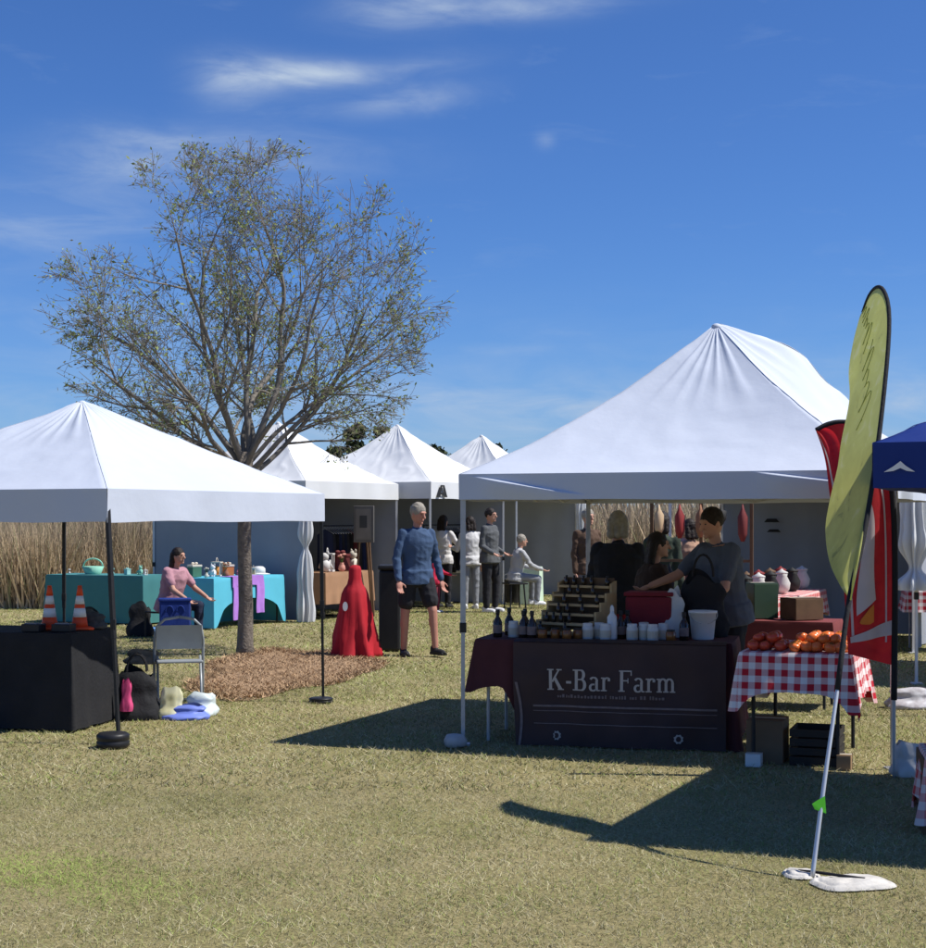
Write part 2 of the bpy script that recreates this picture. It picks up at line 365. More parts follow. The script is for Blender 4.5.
# ------------------------------------------------------------------ the big tree
def make_tree():
    base = G(245, 655); rd = random.Random(21)
    root = thing('deciduous_tree', 'spreading young tree with sparse new leaves in a mulch bed', 'tree', base)
    tr = MB(); br = MB(); leaves = []
    fork = Vector((.0, 0, 2.05))
    tr.tube([(0, 0, -.05), (.0, 0, .12), (.01, 0, .6), (-.01, 0, 1.3), (0, 0, 1.9), (.0, 0, 2.4)], [.125, .098, .085, .08, .085, .10], 12)
    tr.build('trunk', mat('tree_bark', (.17, .145, .12), .95, .35, 16, .9, 40), root, True)
    maxz = 6.05
    def ok(p):                                     # inside the crown's outline
        z = (p.z - 2.0) / (maxz - 2.0)
        if z < -.02 or z > 1: return False
        w = 2.55 * (math.sin(min(1, max(0.0, z * 1.25 + .22)) * PI / 2) ** .7 if z < .55 else math.cos((z - .55) / .47 * PI / 2) ** .55)
        return math.hypot(p.x - .02, p.y * 1.05) < w - .02 + .18 * nz3(p.x * 3, p.y * 3, p.z * 3)
    def grow(p, d, length, r, level):
        seg = max(3, int(length / .16)); pts = [p.copy()]; rad = [r]; q = p.copy(); dd = d.copy()
        for i in range(seg):
            dd = (dd + Vector((rd.gauss(0, .10), rd.gauss(0, .10), rd.gauss(0, .07) + (.025, .03, .0, -.01, -.02)[level]))).normalized()
            nq = q + dd * length / seg
            if not ok(nq): break
            q = nq; pts.append(q.copy()); rad.append(max(.0026, r * (1 - .72 * (i + 1) / seg)))
        if len(pts) < 2: return
        m_ = len(pts); rad = [x_ * min(1, (m_ - i_) / (m_ * .35)) if m_ - i_ < m_ * .35 else x_ for i_, x_ in enumerate(rad)]; rad = [max(.0026, x_) for x_ in rad]
        br.tube(pts, rad, 6 if level < 2 else (4 if level < 3 else 3), False)
        if level >= 2:
            for pt in pts[1:]:
                if rd.random() < (.18, .31, .42)[level - 2] * (1.6 if nz3(pt.x * 1.3, pt.y * 1.3, pt.z * 1.3) > .05 else .55):
                    leaves.append(pt + Vector((rd.gauss(0, .03), rd.gauss(0, .03), rd.gauss(0, .03))))
        if level < 4:
            nchild = (10, 6, 4, 2)[level]
            for k in range(nchild):
                t = rd.uniform(.18 if level else .22, 1.0); i = min(len(pts) - 2, int(t * (len(pts) - 1)))
                pd = (pts[i + 1] - pts[i]).normalized()
                ax = Vector((rd.gauss(0, 1), rd.gauss(0, 1), rd.gauss(0, .6))); ax = (ax - pd * ax.dot(pd)).normalized()
                ang = rd.uniform(.4, .95); nd = (pd * math.cos(ang) + ax * math.sin(ang)).normalized()
                if level == 0 and nd.z < .02: nd.z = rd.uniform(.0, .2); nd.normalize()
                grow(pts[i], nd, length * rd.uniform(.34, .6) if level else rd.uniform(.8, 1.5), rad[i] * rd.uniform(.42, .62), level + 1)
    n0 = 15
    for k in range(n0):
        f = (k + .5) / n0; a = k * 2.39996 + .9 + rd.uniform(-.2, .2); tilt = .08 + 1.16 * f ** .8 + rd.uniform(-.06, .06)
        if math.cos(a) < -.25 and f > .45: tilt = max(tilt, 1.02)
        if math.cos(a) > .25 and tilt > .88: tilt = .88
        z0 = fork.z + .34 - .34 * f
        d = Vector((math.cos(a) * math.sin(tilt), math.sin(a) * math.sin(tilt), math.cos(tilt)))
        grow(Vector((math.cos(a) * .05, math.sin(a) * .05, z0)), d, 2.35 + 1.25 * math.cos(tilt) ** 2, rd.uniform(.030, .042), 0)
    br.build('branches', mat('branch_bark', (.20, .18, .155), .9, .3, 12), root, True)
    # some trailing twigs that reach past the outline
    n = len(leaves); rep = 1; P = np.array([tuple(l) for l in leaves]); P = np.repeat(P, rep, axis=0) + rng.normal(0, .028, (n * rep, 3)); N_ = len(P)
    d1 = rng.normal(0, 1, (N_, 3)); d1 /= np.linalg.norm(d1, axis=1)[:, None]; d2 = np.cross(d1, rng.normal(0, 1, (N_, 3))); d2 /= np.linalg.norm(d2, axis=1)[:, None]
    L = (.016 + .020 * rng.random(N_))[:, None]; wv = L * .42
    V = np.zeros((2 * N_, 3, 3)); V[0::2, 0] = P - d1 * L; V[0::2, 1] = P + d2 * wv; V[0::2, 2] = P + d1 * L
    V[1::2, 0] = P - d1 * L; V[1::2, 1] = P + d1 * L; V[1::2, 2] = P - d2 * wv
    c = np.where((rng.random(N_) < .72)[:, None], np.array([.31, .37, .13]), np.array([.28, .26, .15])) * (.55 + .8 * rng.random(N_))[:, None]
    lo = tri_mesh('leaves', V, np.repeat(c, 2, axis=0), attr_mat('young_leaves', .6, .3)); lo.parent = root; lo['kind'] = 'stuff'
    print('tree leaves', N_, 'branch faces', len(br.f))
make_tree()

def pine(px, py, Y, label, seed):
    rd = random.Random(seed); top = W(px, py, Y); H = top.z; r = thing('pine_tree', label, 'tree', (top.x, Y, 0), 0, 'pines on the far horizon')
    MB().tube([(0, 0, 0), (.1, 0, H * .5), (0, 0, H * .96)], [.28, .2, .06], 8).build('trunk', mat('pine_bark', (.11, .075, .055), .9), r, True)
    n = 1500; P = []
    for k in range(26):
        a = rd.random() * 6.28; z = H * rd.uniform(.66, .98); rr = (.95 + .3 * rd.random()) * (1 - ((z / H - .72) / .3) ** 2 * .75) * rd.uniform(.3, 1); P.append((rr * math.cos(a), rr * math.sin(a), z))
    P = np.repeat(np.array(P), 90, axis=0); n = len(P); P = P + rng.normal(0, .24, (n, 3)) * np.array([1, 1, .7])
    V = P[:, None, :] + rng.normal(0, .15, (n, 3, 3)); c = np.array([.055, .07, .035]) * (.5 + .9 * rng.random(n))[:, None]
    o = tri_mesh('crown', V, c, MATS.get('pine_needles') or MATS.setdefault('pine_needles', attr_mat('pine_needles', .8))); o.parent = r; o['kind'] = 'stuff'
for i, (px, py, Y, lb) in enumerate([(355, 426, 140, 'tallest far pine showing in the gap between two white peaks'), (382, 427, 150, 'far pine top just beside the middle white tent peak'), (334, 449, 150, 'low far pine top above the draped white tent roof'),
                                     (436, 446, 150, 'far pine top behind the right slope of the middle white tent'), (499, 447, 160, 'far pine top behind the hindmost white peak')]):
    pine(px, py, Y, lb, i + 3)

# ------------------------------------------------------------------ tents
def tent(name, label, F, a, b, L, eave, vbot, peak, fab, legm, sag=.06, k=.22, wob=.012, bump=None, legs=(0, 1, 2, 3), walls=(), legtilt=None, wallfab=None, streaks=False, overhang=.03, inset=0.0, knobz=.86, group=None, legr=.017):
    F = Vector((F[0], F[1], 0)); a = Vector((*a, 0)).normalized(); b = Vector((*b, 0)).normalized()
    C = F + (a + b) * L / 2; root = thing(name, label, 'tent', C, 0, group)
    c = [F - C, F + a * L - C, F + (a + b) * L - C, F + b * L - C]
    e = [v * (1 + overhang / (L * .7)) for v in c]; sd = random.uniform(0, 50); rise = peak - eave
    def roofp(i, u, t):
        base = e[i].lerp(e[(i + 1) % 4], u); p = base * (1 - t)
        ridge = abs(2 * u - 1)
        z = eave + rise * (t * (1 - k) + k * t * t) - sag * (1 - ridge ** 2) * math.sin(PI * min(1, t * 1.02)) * 1.0
        z += wob * (1 - t * .5) * nz3(p.x * 1.7 + sd, p.y * 1.7, 3) * min(1, t * 8) + .55 * wob * nz3(p.x * 5 + sd, p.y * 5, 9) * min(1, t * 8) + .5 * wob * (1 - abs(nz3(p.x * 2.6 + sd, p.y * 2.6, 5)) * 5 if abs(nz3(p.x * 2.6 + sd, p.y * 2.6, 5)) < .2 else 0) * min(1, t * 6)
        # tension folds fanning from the peak
        ang = math.atan2(p.y, p.x); z += .014 * max(0, math.sin(ang * 22 + 2 * math.sin(ang * 3))) * smoothstep(.45, .8, t) * (1 - smoothstep(.93, 1, t))
        if bump: z += bump(i, u, t)
        return Vector((p.x, p.y, z))
    m = MB()
    for i in range(4): m.grid(lambda u, v, i=i: roofp(i, u, v * .992), 44, 34)
    m.ell((0, 0, peak - .022), (.04, .04, .03), 10, 6)
    cn = m.build('canopy', fab, root, True)
    bm = bmesh.new(); bm.from_mesh(cn.data); bmesh.ops.remove_doubles(bm, verts=bm.verts, dist=.0008); bm.to_mesh(cn.data); bm.free()
    for p_ in cn.data.polygons: p_.use_smooth = True
    sm = MB()
    for i in range(4): sm.tube([roofp(i, 0, t / 30 * .985) + Vector((0, 0, .001)) for t in range(31)], .0022, 5)
    sm.build('ridge_seam', fab, root, True)['kind'] = 'stuff'
    vals = []
    for i in range(4):
        p0, p1 = e[i], e[(i + 1) % 4]; d = (p1 - p0); ln = d.length; d.normalize(); nr = Vector((d.y, -d.x, 0))
        def vp(u, v, p0=p0, d=d, ln=ln, nr=nr, i=i):
            s = u * ln; off = .004 + .012 * v * nz3(s * 2.2 + sd, i, .5) + .006 * v * math.sin(s * 9 + i)
            if streaks:
                for s0, z0, s1, z1 in ((.12, .06, .92, .78), (2.12, .0, 2.92, .52)):
                    if s0 - .05 < s < s1 + .05:
                        zl = z0 + (z1 - z0) * (s - s0) / (s1 - s0); fade = smoothstep(s0 - .05, s0 + .2, s) * (1 - smoothstep(s1 - .25, s1 + .05, s))
                        off += .030 * fade * smoothstep(0, .07, v - zl) * (1 - smoothstep(.1, 1.0, v - zl))
            zb = vbot + .012 * nz3(s * 1.3 + sd, i + 7, 0)
            return p0 + d * s + nr * off + Vector((0, 0, eave + .002 + (zb - eave) * v))
        vals.append(MB().grid(vp, 180 if streaks else 40, 40 if streaks else 6).build('valance', fab, root, True))
    for i in legs:
        p = c[i] * (1 - inset); top = Vector((p.x, p.y, eave - .03)); bot = Vector((p.x, p.y, 0))
        if legtilt: bot = bot + Vector(legtilt.get(i, (0, 0, 0)))
        mid = bot.lerp(top, .42)
        lg = MB().bar(mid, top, legr * 2.0).bar(bot + Vector((0, 0, .004)), mid + (top - mid) * .05, legr * 1.5).build('leg', legm, root)
        kb = bot.lerp(top, knobz / (eave - .03) if eave > 1 else .4); MB().box(kb, (legr * 2.6, legr * 2.6, .07)).build('knob', BLACK_PLAS, lg, bevel=.004)
        MB().box(bot + Vector((0, 0, .008)), (.10, .10, .014)).build('foot', legm, lg)
    for i in range(4):
        p0, p1 = c[i] * (1 - inset), c[(i + 1) % 4] * (1 - inset); t = MB()
        for j in range(4):
            q0 = p0.lerp(p1, j / 4); q1 = p0.lerp(p1, (j + 1) / 4); inn = -((p0 + p1) / 2).normalized() * .02
            za, zb = eave - .05, eave - .17
            t.bar(q0 + inn + Vector((0, 0, za if j % 2 == 0 else zb)), q1 + inn + Vector((0, 0, zb if j % 2 == 0 else za)), .014, .022)
            t.bar(q0 + inn * 2 + Vector((0, 0, zb if j % 2 == 0 else za)), q1 + inn * 2 + Vector((0, 0, za if j % 2 == 0 else zb)), .014, .022)
        t.build('truss', legm, root)
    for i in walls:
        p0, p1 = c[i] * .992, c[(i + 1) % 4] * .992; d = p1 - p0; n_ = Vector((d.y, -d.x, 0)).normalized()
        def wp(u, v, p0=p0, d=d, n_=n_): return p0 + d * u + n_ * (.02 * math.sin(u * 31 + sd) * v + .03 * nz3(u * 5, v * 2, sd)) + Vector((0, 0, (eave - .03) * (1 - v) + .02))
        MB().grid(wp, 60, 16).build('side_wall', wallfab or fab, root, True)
    return root, C, c, e, vals

GA, GB = (.45, .89), (-.89, .45)
# main tent
MA = Vector((.928, -.372, 0)); MBv = Vector((.372, .928, 0))
def main_bump(i, u, t):                            # right-back ridge pushed up by wind and its truss elbow
    w = 0
    if i == 1: w = u
    if i == 2: w = 1 - u
    ridge = smoothstep(.35, 1, w) if w else 0
    return ridge * (.13 * math.exp(-((t - .66) / .16) ** 2) + .20 * math.sin(PI * min(1, max(0, (1 - t) / 1.0)) ** .8) * 1.0 + .06 * nz3(u * 7, t * 8, 2) * (4 * t * (1 - t)))
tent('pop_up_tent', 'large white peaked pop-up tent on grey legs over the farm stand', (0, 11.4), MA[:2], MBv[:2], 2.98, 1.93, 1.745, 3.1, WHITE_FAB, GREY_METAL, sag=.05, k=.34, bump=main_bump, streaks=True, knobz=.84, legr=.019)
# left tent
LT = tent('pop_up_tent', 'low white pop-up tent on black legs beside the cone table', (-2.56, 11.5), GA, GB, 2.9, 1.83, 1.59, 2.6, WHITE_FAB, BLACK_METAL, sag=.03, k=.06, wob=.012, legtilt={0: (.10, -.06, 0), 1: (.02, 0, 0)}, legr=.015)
# tents of the back row
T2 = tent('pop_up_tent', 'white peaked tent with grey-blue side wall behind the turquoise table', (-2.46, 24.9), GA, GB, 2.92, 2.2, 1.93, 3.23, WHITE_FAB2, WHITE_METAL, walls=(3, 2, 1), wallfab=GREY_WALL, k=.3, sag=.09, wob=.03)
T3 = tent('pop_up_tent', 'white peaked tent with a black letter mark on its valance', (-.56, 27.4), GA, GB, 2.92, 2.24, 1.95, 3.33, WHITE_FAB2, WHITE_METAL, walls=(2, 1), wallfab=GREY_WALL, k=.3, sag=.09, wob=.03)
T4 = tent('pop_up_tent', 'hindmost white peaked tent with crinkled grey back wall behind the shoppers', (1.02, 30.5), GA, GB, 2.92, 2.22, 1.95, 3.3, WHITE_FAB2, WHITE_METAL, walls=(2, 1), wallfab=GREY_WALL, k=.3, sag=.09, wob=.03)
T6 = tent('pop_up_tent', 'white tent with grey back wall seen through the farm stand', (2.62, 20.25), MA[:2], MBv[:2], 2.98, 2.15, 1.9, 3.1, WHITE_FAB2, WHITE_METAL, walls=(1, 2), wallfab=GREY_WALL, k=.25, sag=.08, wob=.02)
# blue canopy with wide eaves; its legs stand well inside the eaves
BT = tent('blue_canopy_tent', 'royal blue canopy with a small white peak emblem on its edge', (2.05, 7.9), (.915, -.40), (.40, .915), 2.6, 1.99, 1.765, 2.45, BLUE_FAB, BLACK_METAL, sag=.0, k=-.25, wob=.02, inset=.34)
# white peak emblem on the blue valance (its left side faces up the row, front faces the lawn)
def strip(mb, pts, w, z, lift):
    pass
em = MB(); o_, n_ = BT[3][0], Vector((-.40, -.915, 0)); d_ = Vector((.915, -.40, 0)); s0 = .12
def ep(s, z): p = o_ + d_ * s + n_ * .022; return Vector((p.x, p.y, z))
em.add([ep(s0 - .065, 1.845), ep(s0 - .02, 1.872), ep(s0 + .015, 1.898), ep(s0 + .04, 1.875), ep(s0 + .085, 1.845), ep(s0 + .045, 1.850), ep(s0 + .015, 1.864), ep(s0 - .02, 1.850)], [(0, 1, 7), (1, 2, 6, 7), (2, 3, 5, 6), (3, 4, 5)])
em.build('emblem', mat('white_print', (.75, .75, .75), .7), BT[0])
# black letter A mark on the third tent's sunlit valance
am = MB(); o_ = T3[3][0]; d_ = Vector((*GA, 0)).normalized(); n_ = Vector((d_.y, -d_.x, 0))
def ap(s, z, l=.03): p = o_ + d_ * s + n_ * l; return Vector((p.x, p.y, z))
am.add([ap(0.160, 1.98), ap(0.288, 1.98), ap(0.384, 2.19), ap(0.304, 2.19)], [(0, 1, 2, 3)])
am.add([ap(0.448, 1.98, .032), ap(0.560, 1.98, .032), ap(0.448, 2.19, .032), ap(0.368, 2.19, .032)], [(0, 1, 2, 3)])
am.add([ap(0.240, 2.02, .034), ap(0.504, 2.02, .034), ap(0.480, 2.06, .034), ap(0.272, 2.06, .034)], [(0, 1, 2, 3)])
am.build('emblem', mat('black_print', (.02, .02, .02), .7), T3[0])
# faint dark marks on the grey back wall
wm = MB(); p0 = T6[2][3]; p1 = T6[2][2]; d_ = (p1 - p0).normalized(); n_ = Vector((-.372, -.928, 0))
for s, z, w, h in ((.62, 1.56, .22, .05), (.66, 1.42, .20, .04)):
    p = p0 + d_ * s + n_ * .09; wm.add([p + Vector((0, 0, z)), p + d_ * w + Vector((0, 0, z)), p + d_ * w * .8 + Vector((0, 0, z + h)), p + d_ * w * .2 + Vector((0, 0, z + h))], [(0, 1, 2, 3)])
wm.build('emblem', MATS['black_print'], T6[0])

def leg_drape(p, h, label, seed, z0=.01, sc=.72):                  # tied white curtain hanging at a tent leg
    m = MB()
    def fn(u, v):
        a = 2 * PI * u; z = z0 + (h - z0) * (1 - v); tie = math.exp(-((z - h * .58) / .10) ** 2)
        r = (.075 + .035 * v + .03 * nz3(v * 5, seed, 0)) * (1 - .62 * tie) * sc; r *= 1 + .42 * math.sin(9 * a + 2.5 * nz3(v * 3, seed, 4)) + .18 * nz3(math.cos(a) * 2, math.sin(a) * 2, v * 7 + seed)
        return Vector((r * 1.25 * math.cos(a) + .04 * nz3(v * 2.4, seed, 9), r * math.sin(a), z))
    m.grid(fn, 90, 46)
    tag(m.build('tent_curtain', WHITE_FAB2, None, True, loc=p), label, 'curtain', 'tied white curtains at tent legs')
leg_drape((T2[1].x + T2[2][0].x + .02, T2[1].y + T2[2][0].y - .1, 0), 2.0, 'white curtain tied round the tent leg beside the turquoise table', 2)
leg_drape((T4[1].x + T4[2][1].x + .1, T4[1].y + T4[2][1].y - .1, 0), 2.0, 'white curtain tied round the leg of the hindmost tent', 5)

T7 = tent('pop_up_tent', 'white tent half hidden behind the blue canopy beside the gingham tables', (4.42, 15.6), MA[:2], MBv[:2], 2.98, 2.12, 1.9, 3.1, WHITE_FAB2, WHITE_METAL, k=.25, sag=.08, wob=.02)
leg_drape((4.38, 15.5, 0), 1.95, 'short white curtain gathered at the tent leg behind the blue canopy', 8, .92, .95)
# black round leg weights on the left tent
def weight(p, r, h, label):
    m = MB().lathe([(r * .9, 0), (r, h * .15), (r, h * .42), (r * .93, h * .5), (r, h * .58), (r, h * .85), (r * .85, h), (.03, h)], 22)
    tag(m.build('leg_weight', BLACK_PLAS, None, True, loc=p), label, 'tent weight', 'black weights on the tent legs')
weight(G(113, 748) + Vector((0, 0, .004)), .115, .105, 'thick black round weight at the foot of the corner leg by the cone table')
weight(G(321, 703) + Vector((0, 0, .004)), .105, .045, 'flat black round weight at the foot of the leg beside the mulch bed')

wgt = MB().lathe([(.05, 0), (.075, .01), (.08, .05), (.06, .085), (.02, .095)], 18, fn=lambda a, z: 1 + .14 * math.sin(3 * a + 1))
tag(wgt.build('leg_weight', mat('grey_sandbag', (.45, .45, .44), .8, .15, 12, .3, 30), None, True, loc=(-.06, 11.28, .004)), 'small pale sandbag at the foot of the grey leg by the farm banner', 'tent weight')
# ------------------------------------------------------------------ tables and cloths
def table(name, label, o, ux, w, d, h, legm=GREY_METAL, topm=None, group=None):
    r = thing(name, label, 'table', (o[0], o[1], 0), rz_of(ux), group)
    MB().box((w / 2, d / 2, h - .02), (w, d, .04)).build('tabletop', topm or WHITE_PLAS, r, bevel=.008)
    for x in (.08, w - .08):
        for y in (.07, d - .07):
            MB().tube([(x, y, .005), (x, y, h - .04)], .013, 8).build('leg', legm, r)
    return r
def drape(name, label, o, ux, w, d, h, drop, m, wave=.012, flare=.03, corner=0.0, dropfn=None, group=None, rnd=.03, cat='tablecloth', seed=0, nv=14):
    mb = MB(); uv = []; per = []
    def arc(cx, cy, a0):
        return [((cx, cy), (math.cos(a0 + PI / 2 * k / 6), math.sin(a0 + PI / 2 * k / 6)), k / 6) for k in range(7)]
    def edge(p, q, n, side):
        return [((p[0] + (q[0] - p[0]) * k / n, p[1] + (q[1] - p[1]) * k / n), n, side) for k in range(n)]
    ring = []; s = 0; N1 = max(10, int(w / .035)); N2 = max(8, int(d / .035))
    sides = [((0, 0), (w, 0), (0, -1), N1, 0), ((w, 0), (w, d), (1, 0), N2, 1), ((w, d), (0, d), (0, 1), N1, 2), ((0, d), (0, 0), (-1, 0), N2, 3)]
    for p, q, nr, n, sd in sides:
        ln = math.hypot(q[0] - p[0], q[1] - p[1])
        for k in range(n + 1): ring.append((p[0] + (q[0] - p[0]) * k / n, p[1] + (q[1] - p[1]) * k / n, nr[0], nr[1], s + ln * k / n, 0, sd, k / n))
        s += ln; a0 = math.atan2(nr[1], nr[0])
        for k in range(1, 6): ring.append((q[0], q[1], math.cos(a0 + PI / 2 * k / 6), math.sin(a0 + PI / 2 * k / 6), s + .02 * k / 6, math.sin(PI * k / 6), sd, 1))
        s += .02
    n = len(ring); tp = h + .006
    vs = []
    for j in range(nv + 1):
        v = j / nv
        for (x, y, nx, ny, ss, cn, sd, fr) in ring:
            dp = drop[sd] if hasattr(drop, '__len__') else drop
            if dropfn: dp = dropfn(sd, fr, dp)
            near = min(fr, 1 - fr); dp2 = dp + corner * max(cn, math.exp(-(near * (w if sd % 2 == 0 else d) / .07)))
            rr = .008 if j else 0
            off = rr + flare * v ** 1.2 * (1 + .8 * cn) + wave * v * (math.sin(ss * 17 + seed) + .8 * math.sin(ss * 29 + 2 * seed) + .8 * nz3(ss * 5, v * 1.5, seed))
            z = tp - (dp2 * v if j else 0) - (.0 if j else 0)
            vs.append((x + nx * off, y + ny * off, max(z, .006))); uv.append((ss, dp2 * v))
    fs = [(j * n + i, (j + 1) * n + i, (j + 1) * n + (i + 1) % n, j * n + (i + 1) % n) for j in range(nv) for i in range(n)]
    mb.add(vs, fs)
    k0 = len(mb.v); nx_, ny_ = 16, 10
    mb.grid(lambda u, v: (u * w, v * d, tp + .0006), nx_, ny_); uv += [(i / nx_ * w, -j / ny_ * d) for j in range(ny_ + 1) for i in range(nx_ + 1)]
    mb.uv = uv
    ob = mb.build(name, m, None, True, loc=(o[0], o[1], 0), rz=rz_of(ux)); tag(ob, label, cat, group); return ob

# farm stand table + banner
TU = Vector((.97, -.235, 0)).normalized(); TV = Vector((-TU.y, TU.x, 0)); TO = Vector((.09, 11.56, 0))
def onT(s, t, z=.748): return TO + TU * s + TV * t + Vector((0, 0, z))
table('folding_table', 'folding table under the dark farm stand cloth', TO, TU, 1.83, .76, .74)
drape('tablecloth', 'dark maroon cloth over the farm stand table', TO, TU, 1.83, .76, .74, [.70, .66, .3, .34], mat('maroon_cloth', (.085, .026, .028), .9, .2, 5), flare=.05, corner=.04, wave=.014, seed=3, dropfn=lambda sd, fr, dp: .33 + (dp - .33) * smoothstep(.10, .24, fr) if sd == 0 else dp)
bn = thing('stand_banner', 'dark brown farm banner with pale serif lettering hung on the stand front', 'banner', onT(0, -.10, 0), rz_of(TU))
B0, B1, BT_, BB = .30, 1.80, .735, .012
def bp(s, z, l=0):
    q = 1 - (z - BB) / (BT_ - BB)
    return Vector((s + .05 * q * q * (1 if s < .6 else .0) * (1 - (s - B0) / .5 if s < .8 else 0) * .6, -.012 * math.sin(s * 7) * q - .03 * q - .022 * nz3(s * 4, z * 3, 1) * min(1, q * 4) - .008 * math.sin(s * 23 + z * 6) * q - l, z))
BROWN = mat('banner_vinyl', (.050, .027, .026), .6, .3, 3)
MB().grid(lambda u, v: bp(B0 + (B1 - B0) * u, BT_ + (BB - BT_) * v), 60, 20).build('banner_cloth', BROWN, bn, True)
MB().grid(lambda u, v: Vector((B0 + (B1 - B0) * u, .10 - .10 * v + .002, BT_ + .024 - .02 * v * v)), 30, 4).build('top_flap', BROWN, bn, True)
PALE = mat('pale_lettering', (.50, .44, .38), .7, .1); DIM = mat('dim_print', (.20, .15, .14), .7, .25, 30)
# --- letters: serif glyphs from strokes (x to the right, z up), unit cap height
def glyph(ch):
    V = lambda x, z0=0, z1=1, w=.17: [(x - w / 2, z0), (x + w / 2, z0), (x + w / 2, z1), (x - w / 2, z1)]
    S = lambda x, z, w=.36: [(x - w / 2, z - .03), (x + w / 2, z - .03), (x + w / 2, z + .03), (x - w / 2, z + .03)]
    def arcs(cx, cz, rx, rz, a0, a1, w0, w1, n=14):
        out = []
        for k in range(n):
            t0 = a0 + (a1 - a0) * k / n; t1 = a0 + (a1 - a0) * (k + 1) / n
            wa = w0 + (w1 - w0) * abs(math.cos(t0)); wb = w0 + (w1 - w0) * abs(math.cos(t1))
            f = lambda t, s, w: (cx + (rx + s * w / 2) * math.cos(t), cz + (rz + s * w / 2) * math.sin(t))
            out.append([f(t0, -1, wa), f(t0, 1, wa), f(t1, 1, wb), f(t1, -1, wb)])
        return out
    if ch == 'K': return [V(.2), S(.2, .03), S(.2, .97), [(.26, .42), (.34, .36), (.74, .97), (.64, .97)], [(.36, .55), (.50, .64), (.92, .0), (.70, .0)], S(.70, .97, .30), S(.80, .03, .34)], .98
    if ch == '-': return [[(.06, .32), (.36, .32), (.36, .44), (.06, .44)]], .42
    if ch == 'B': return [V(.2), S(.17, .03, .34), S(.17, .97, .34), [(.2, .94), (.45, .94), (.45, 1), (.2, 1)], [(.2, .50), (.48, .50), (.48, .56), (.2, .56)], [(.2, 0), (.5, 0), (.5, .06), (.2, .06)]] + arcs(.45, .755, .17, .215, -PI / 2, PI / 2, .06, .17) + arcs(.49, .28, .20, .25, -PI / 2, PI / 2, .06, .18), .84
    if ch == 'F': return [V(.2), S(.2, .03), [(.05, .94), (.74, .94), (.74, 1), (.05, 1)], [(.70, .76), (.76, .76), (.76, 1), (.70, 1)], [(.2, .49), (.56, .49), (.56, .55), (.2, .55)], [(.53, .40), (.58, .40), (.58, .64), (.53, .64)]], .80
    if ch == 'a': return [V(.46, .04, .48, .15), [(.46, 0), (.64, 0), (.64, .06), (.46, .06)]] + arcs(.29, .47, .19, .17, PI * .0, PI * .85, .07, .13) + arcs(.27, .17, .17, .15, PI * .35, PI * 1.75, .06, .14), .64
    if ch == 'r': return [V(.18, 0, .64, .15), S(.18, .03, .34), S(.12, .62, .20)] + arcs(.36, .46, .16, .17, PI * .25, PI * .95, .07, .12) + [[(.40, .48), (.54, .48), (.54, .62), (.40, .62)]], .56
    if ch == 'm': return [V(.17, 0, .64, .15), S(.17, .03, .30), S(.11, .62, .18), V(.53, 0, .46, .15), S(.53, .03, .30), V(.89, 0, .46, .15), S(.89, .03, .30)] + arcs(.36, .45, .17, .18, 0, PI, .08, .13) + arcs(.72, .45, .17, .18, 0, PI, .08, .13), 1.08
    return [], .36
x = .535; hgt = .148; zb = .405; scx = .126; xx = .545
for ch in 'K-Bar Farm':
    polys, adv = glyph(ch)
    if polys:
        lm = MB()
        for qi, pl in enumerate(polys):
            lm.add([bp(xx + px_ * scx, zb + pz * hgt, .006 + qi * .00022) for px_, pz in pl], [tuple(range(len(pl)))])
        lm.build('letter', PALE, bn)
    xx += adv * scx * 1.06
print('text ends at', xx)
rl = random.Random(4); sub = MB(); xs_ = .62
while xs_ < xx - .1:                               # small subtitle, unreadable in the photograph
    w_ = rl.uniform(.012, .026); h_ = rl.uniform(.014, .026); z0 = .352
    sub.add([bp(xs_, z0, .006), bp(xs_ + w_ * .7, z0, .006), bp(xs_ + w_ * .7, z0 + h_, .006), bp(xs_, z0 + h_, .006)], [(0, 1, 2, 3)]); xs_ += w_ + (.02 if rl.random() < .14 else .002)
sub.build('subtitle_print', DIM, bn)
for z0, h_ in ((.285, .014), (.255, .005), (.165, .006)):
    MB().grid(lambda u, v: bp(B0 + .14 + (B1 - B0 - .20) * u, z0 + h_ * v, .007), 40, 1).build('printed_rule', DIM, bn)
for s_ in (.615, 1.475):                           # small round emblems near the hem
    q = MB(); cz = .085
    q.add([bp(s_ + .035 * math.cos(k * PI / 8) * (1 if k % 2 else .8), cz + .035 * math.sin(k * PI / 8) * (1 if k % 2 else .8), .006) for k in range(16)], [tuple(range(16))]); q.build('emblem', PALE, bn)
    q = MB(); q.add([bp(s_ + .018 * math.cos(k * PI / 4), cz + .02 * math.sin(k * PI / 4), .008) for k in range(8)], [tuple(range(8))]); q.build('emblem_centre', BROWN, bn)
em = MB(); em.grid(lambda u, v: bp(B0 + .012 + .02 * u + .03 * math.sin(v * 3), BT_ * .62 + (BB - BT_ * .62) * v, .006 + .004 * u), 3, 16); em.build('edge_trim', DIM, bn, True)
MB().add([onT(.0, 0)], []) if False else None

# gingham table with tomatoes
GU = Vector((.945, -.327, 0)).normalized(); GV = Vector((-GU.y, GU.x, 0)); GO = Vector((1.80, 10.42, 0))
def onG(s, t, z=.755): return GO + GU * s + GV * t + Vector((0, 0, z))
table('folding_table', 'small folding table under the red gingham cloth with tomatoes', GO, GU, .70, 1.15, .74, BLACK_METAL)
drape('tablecloth', 'red and white gingham cloth under the tomatoes', GO, GU, .70, 1.15, .74, [.245, .30, .3, .25], GING_RED, flare=.045, corner=.13, wave=.012, seed=1)

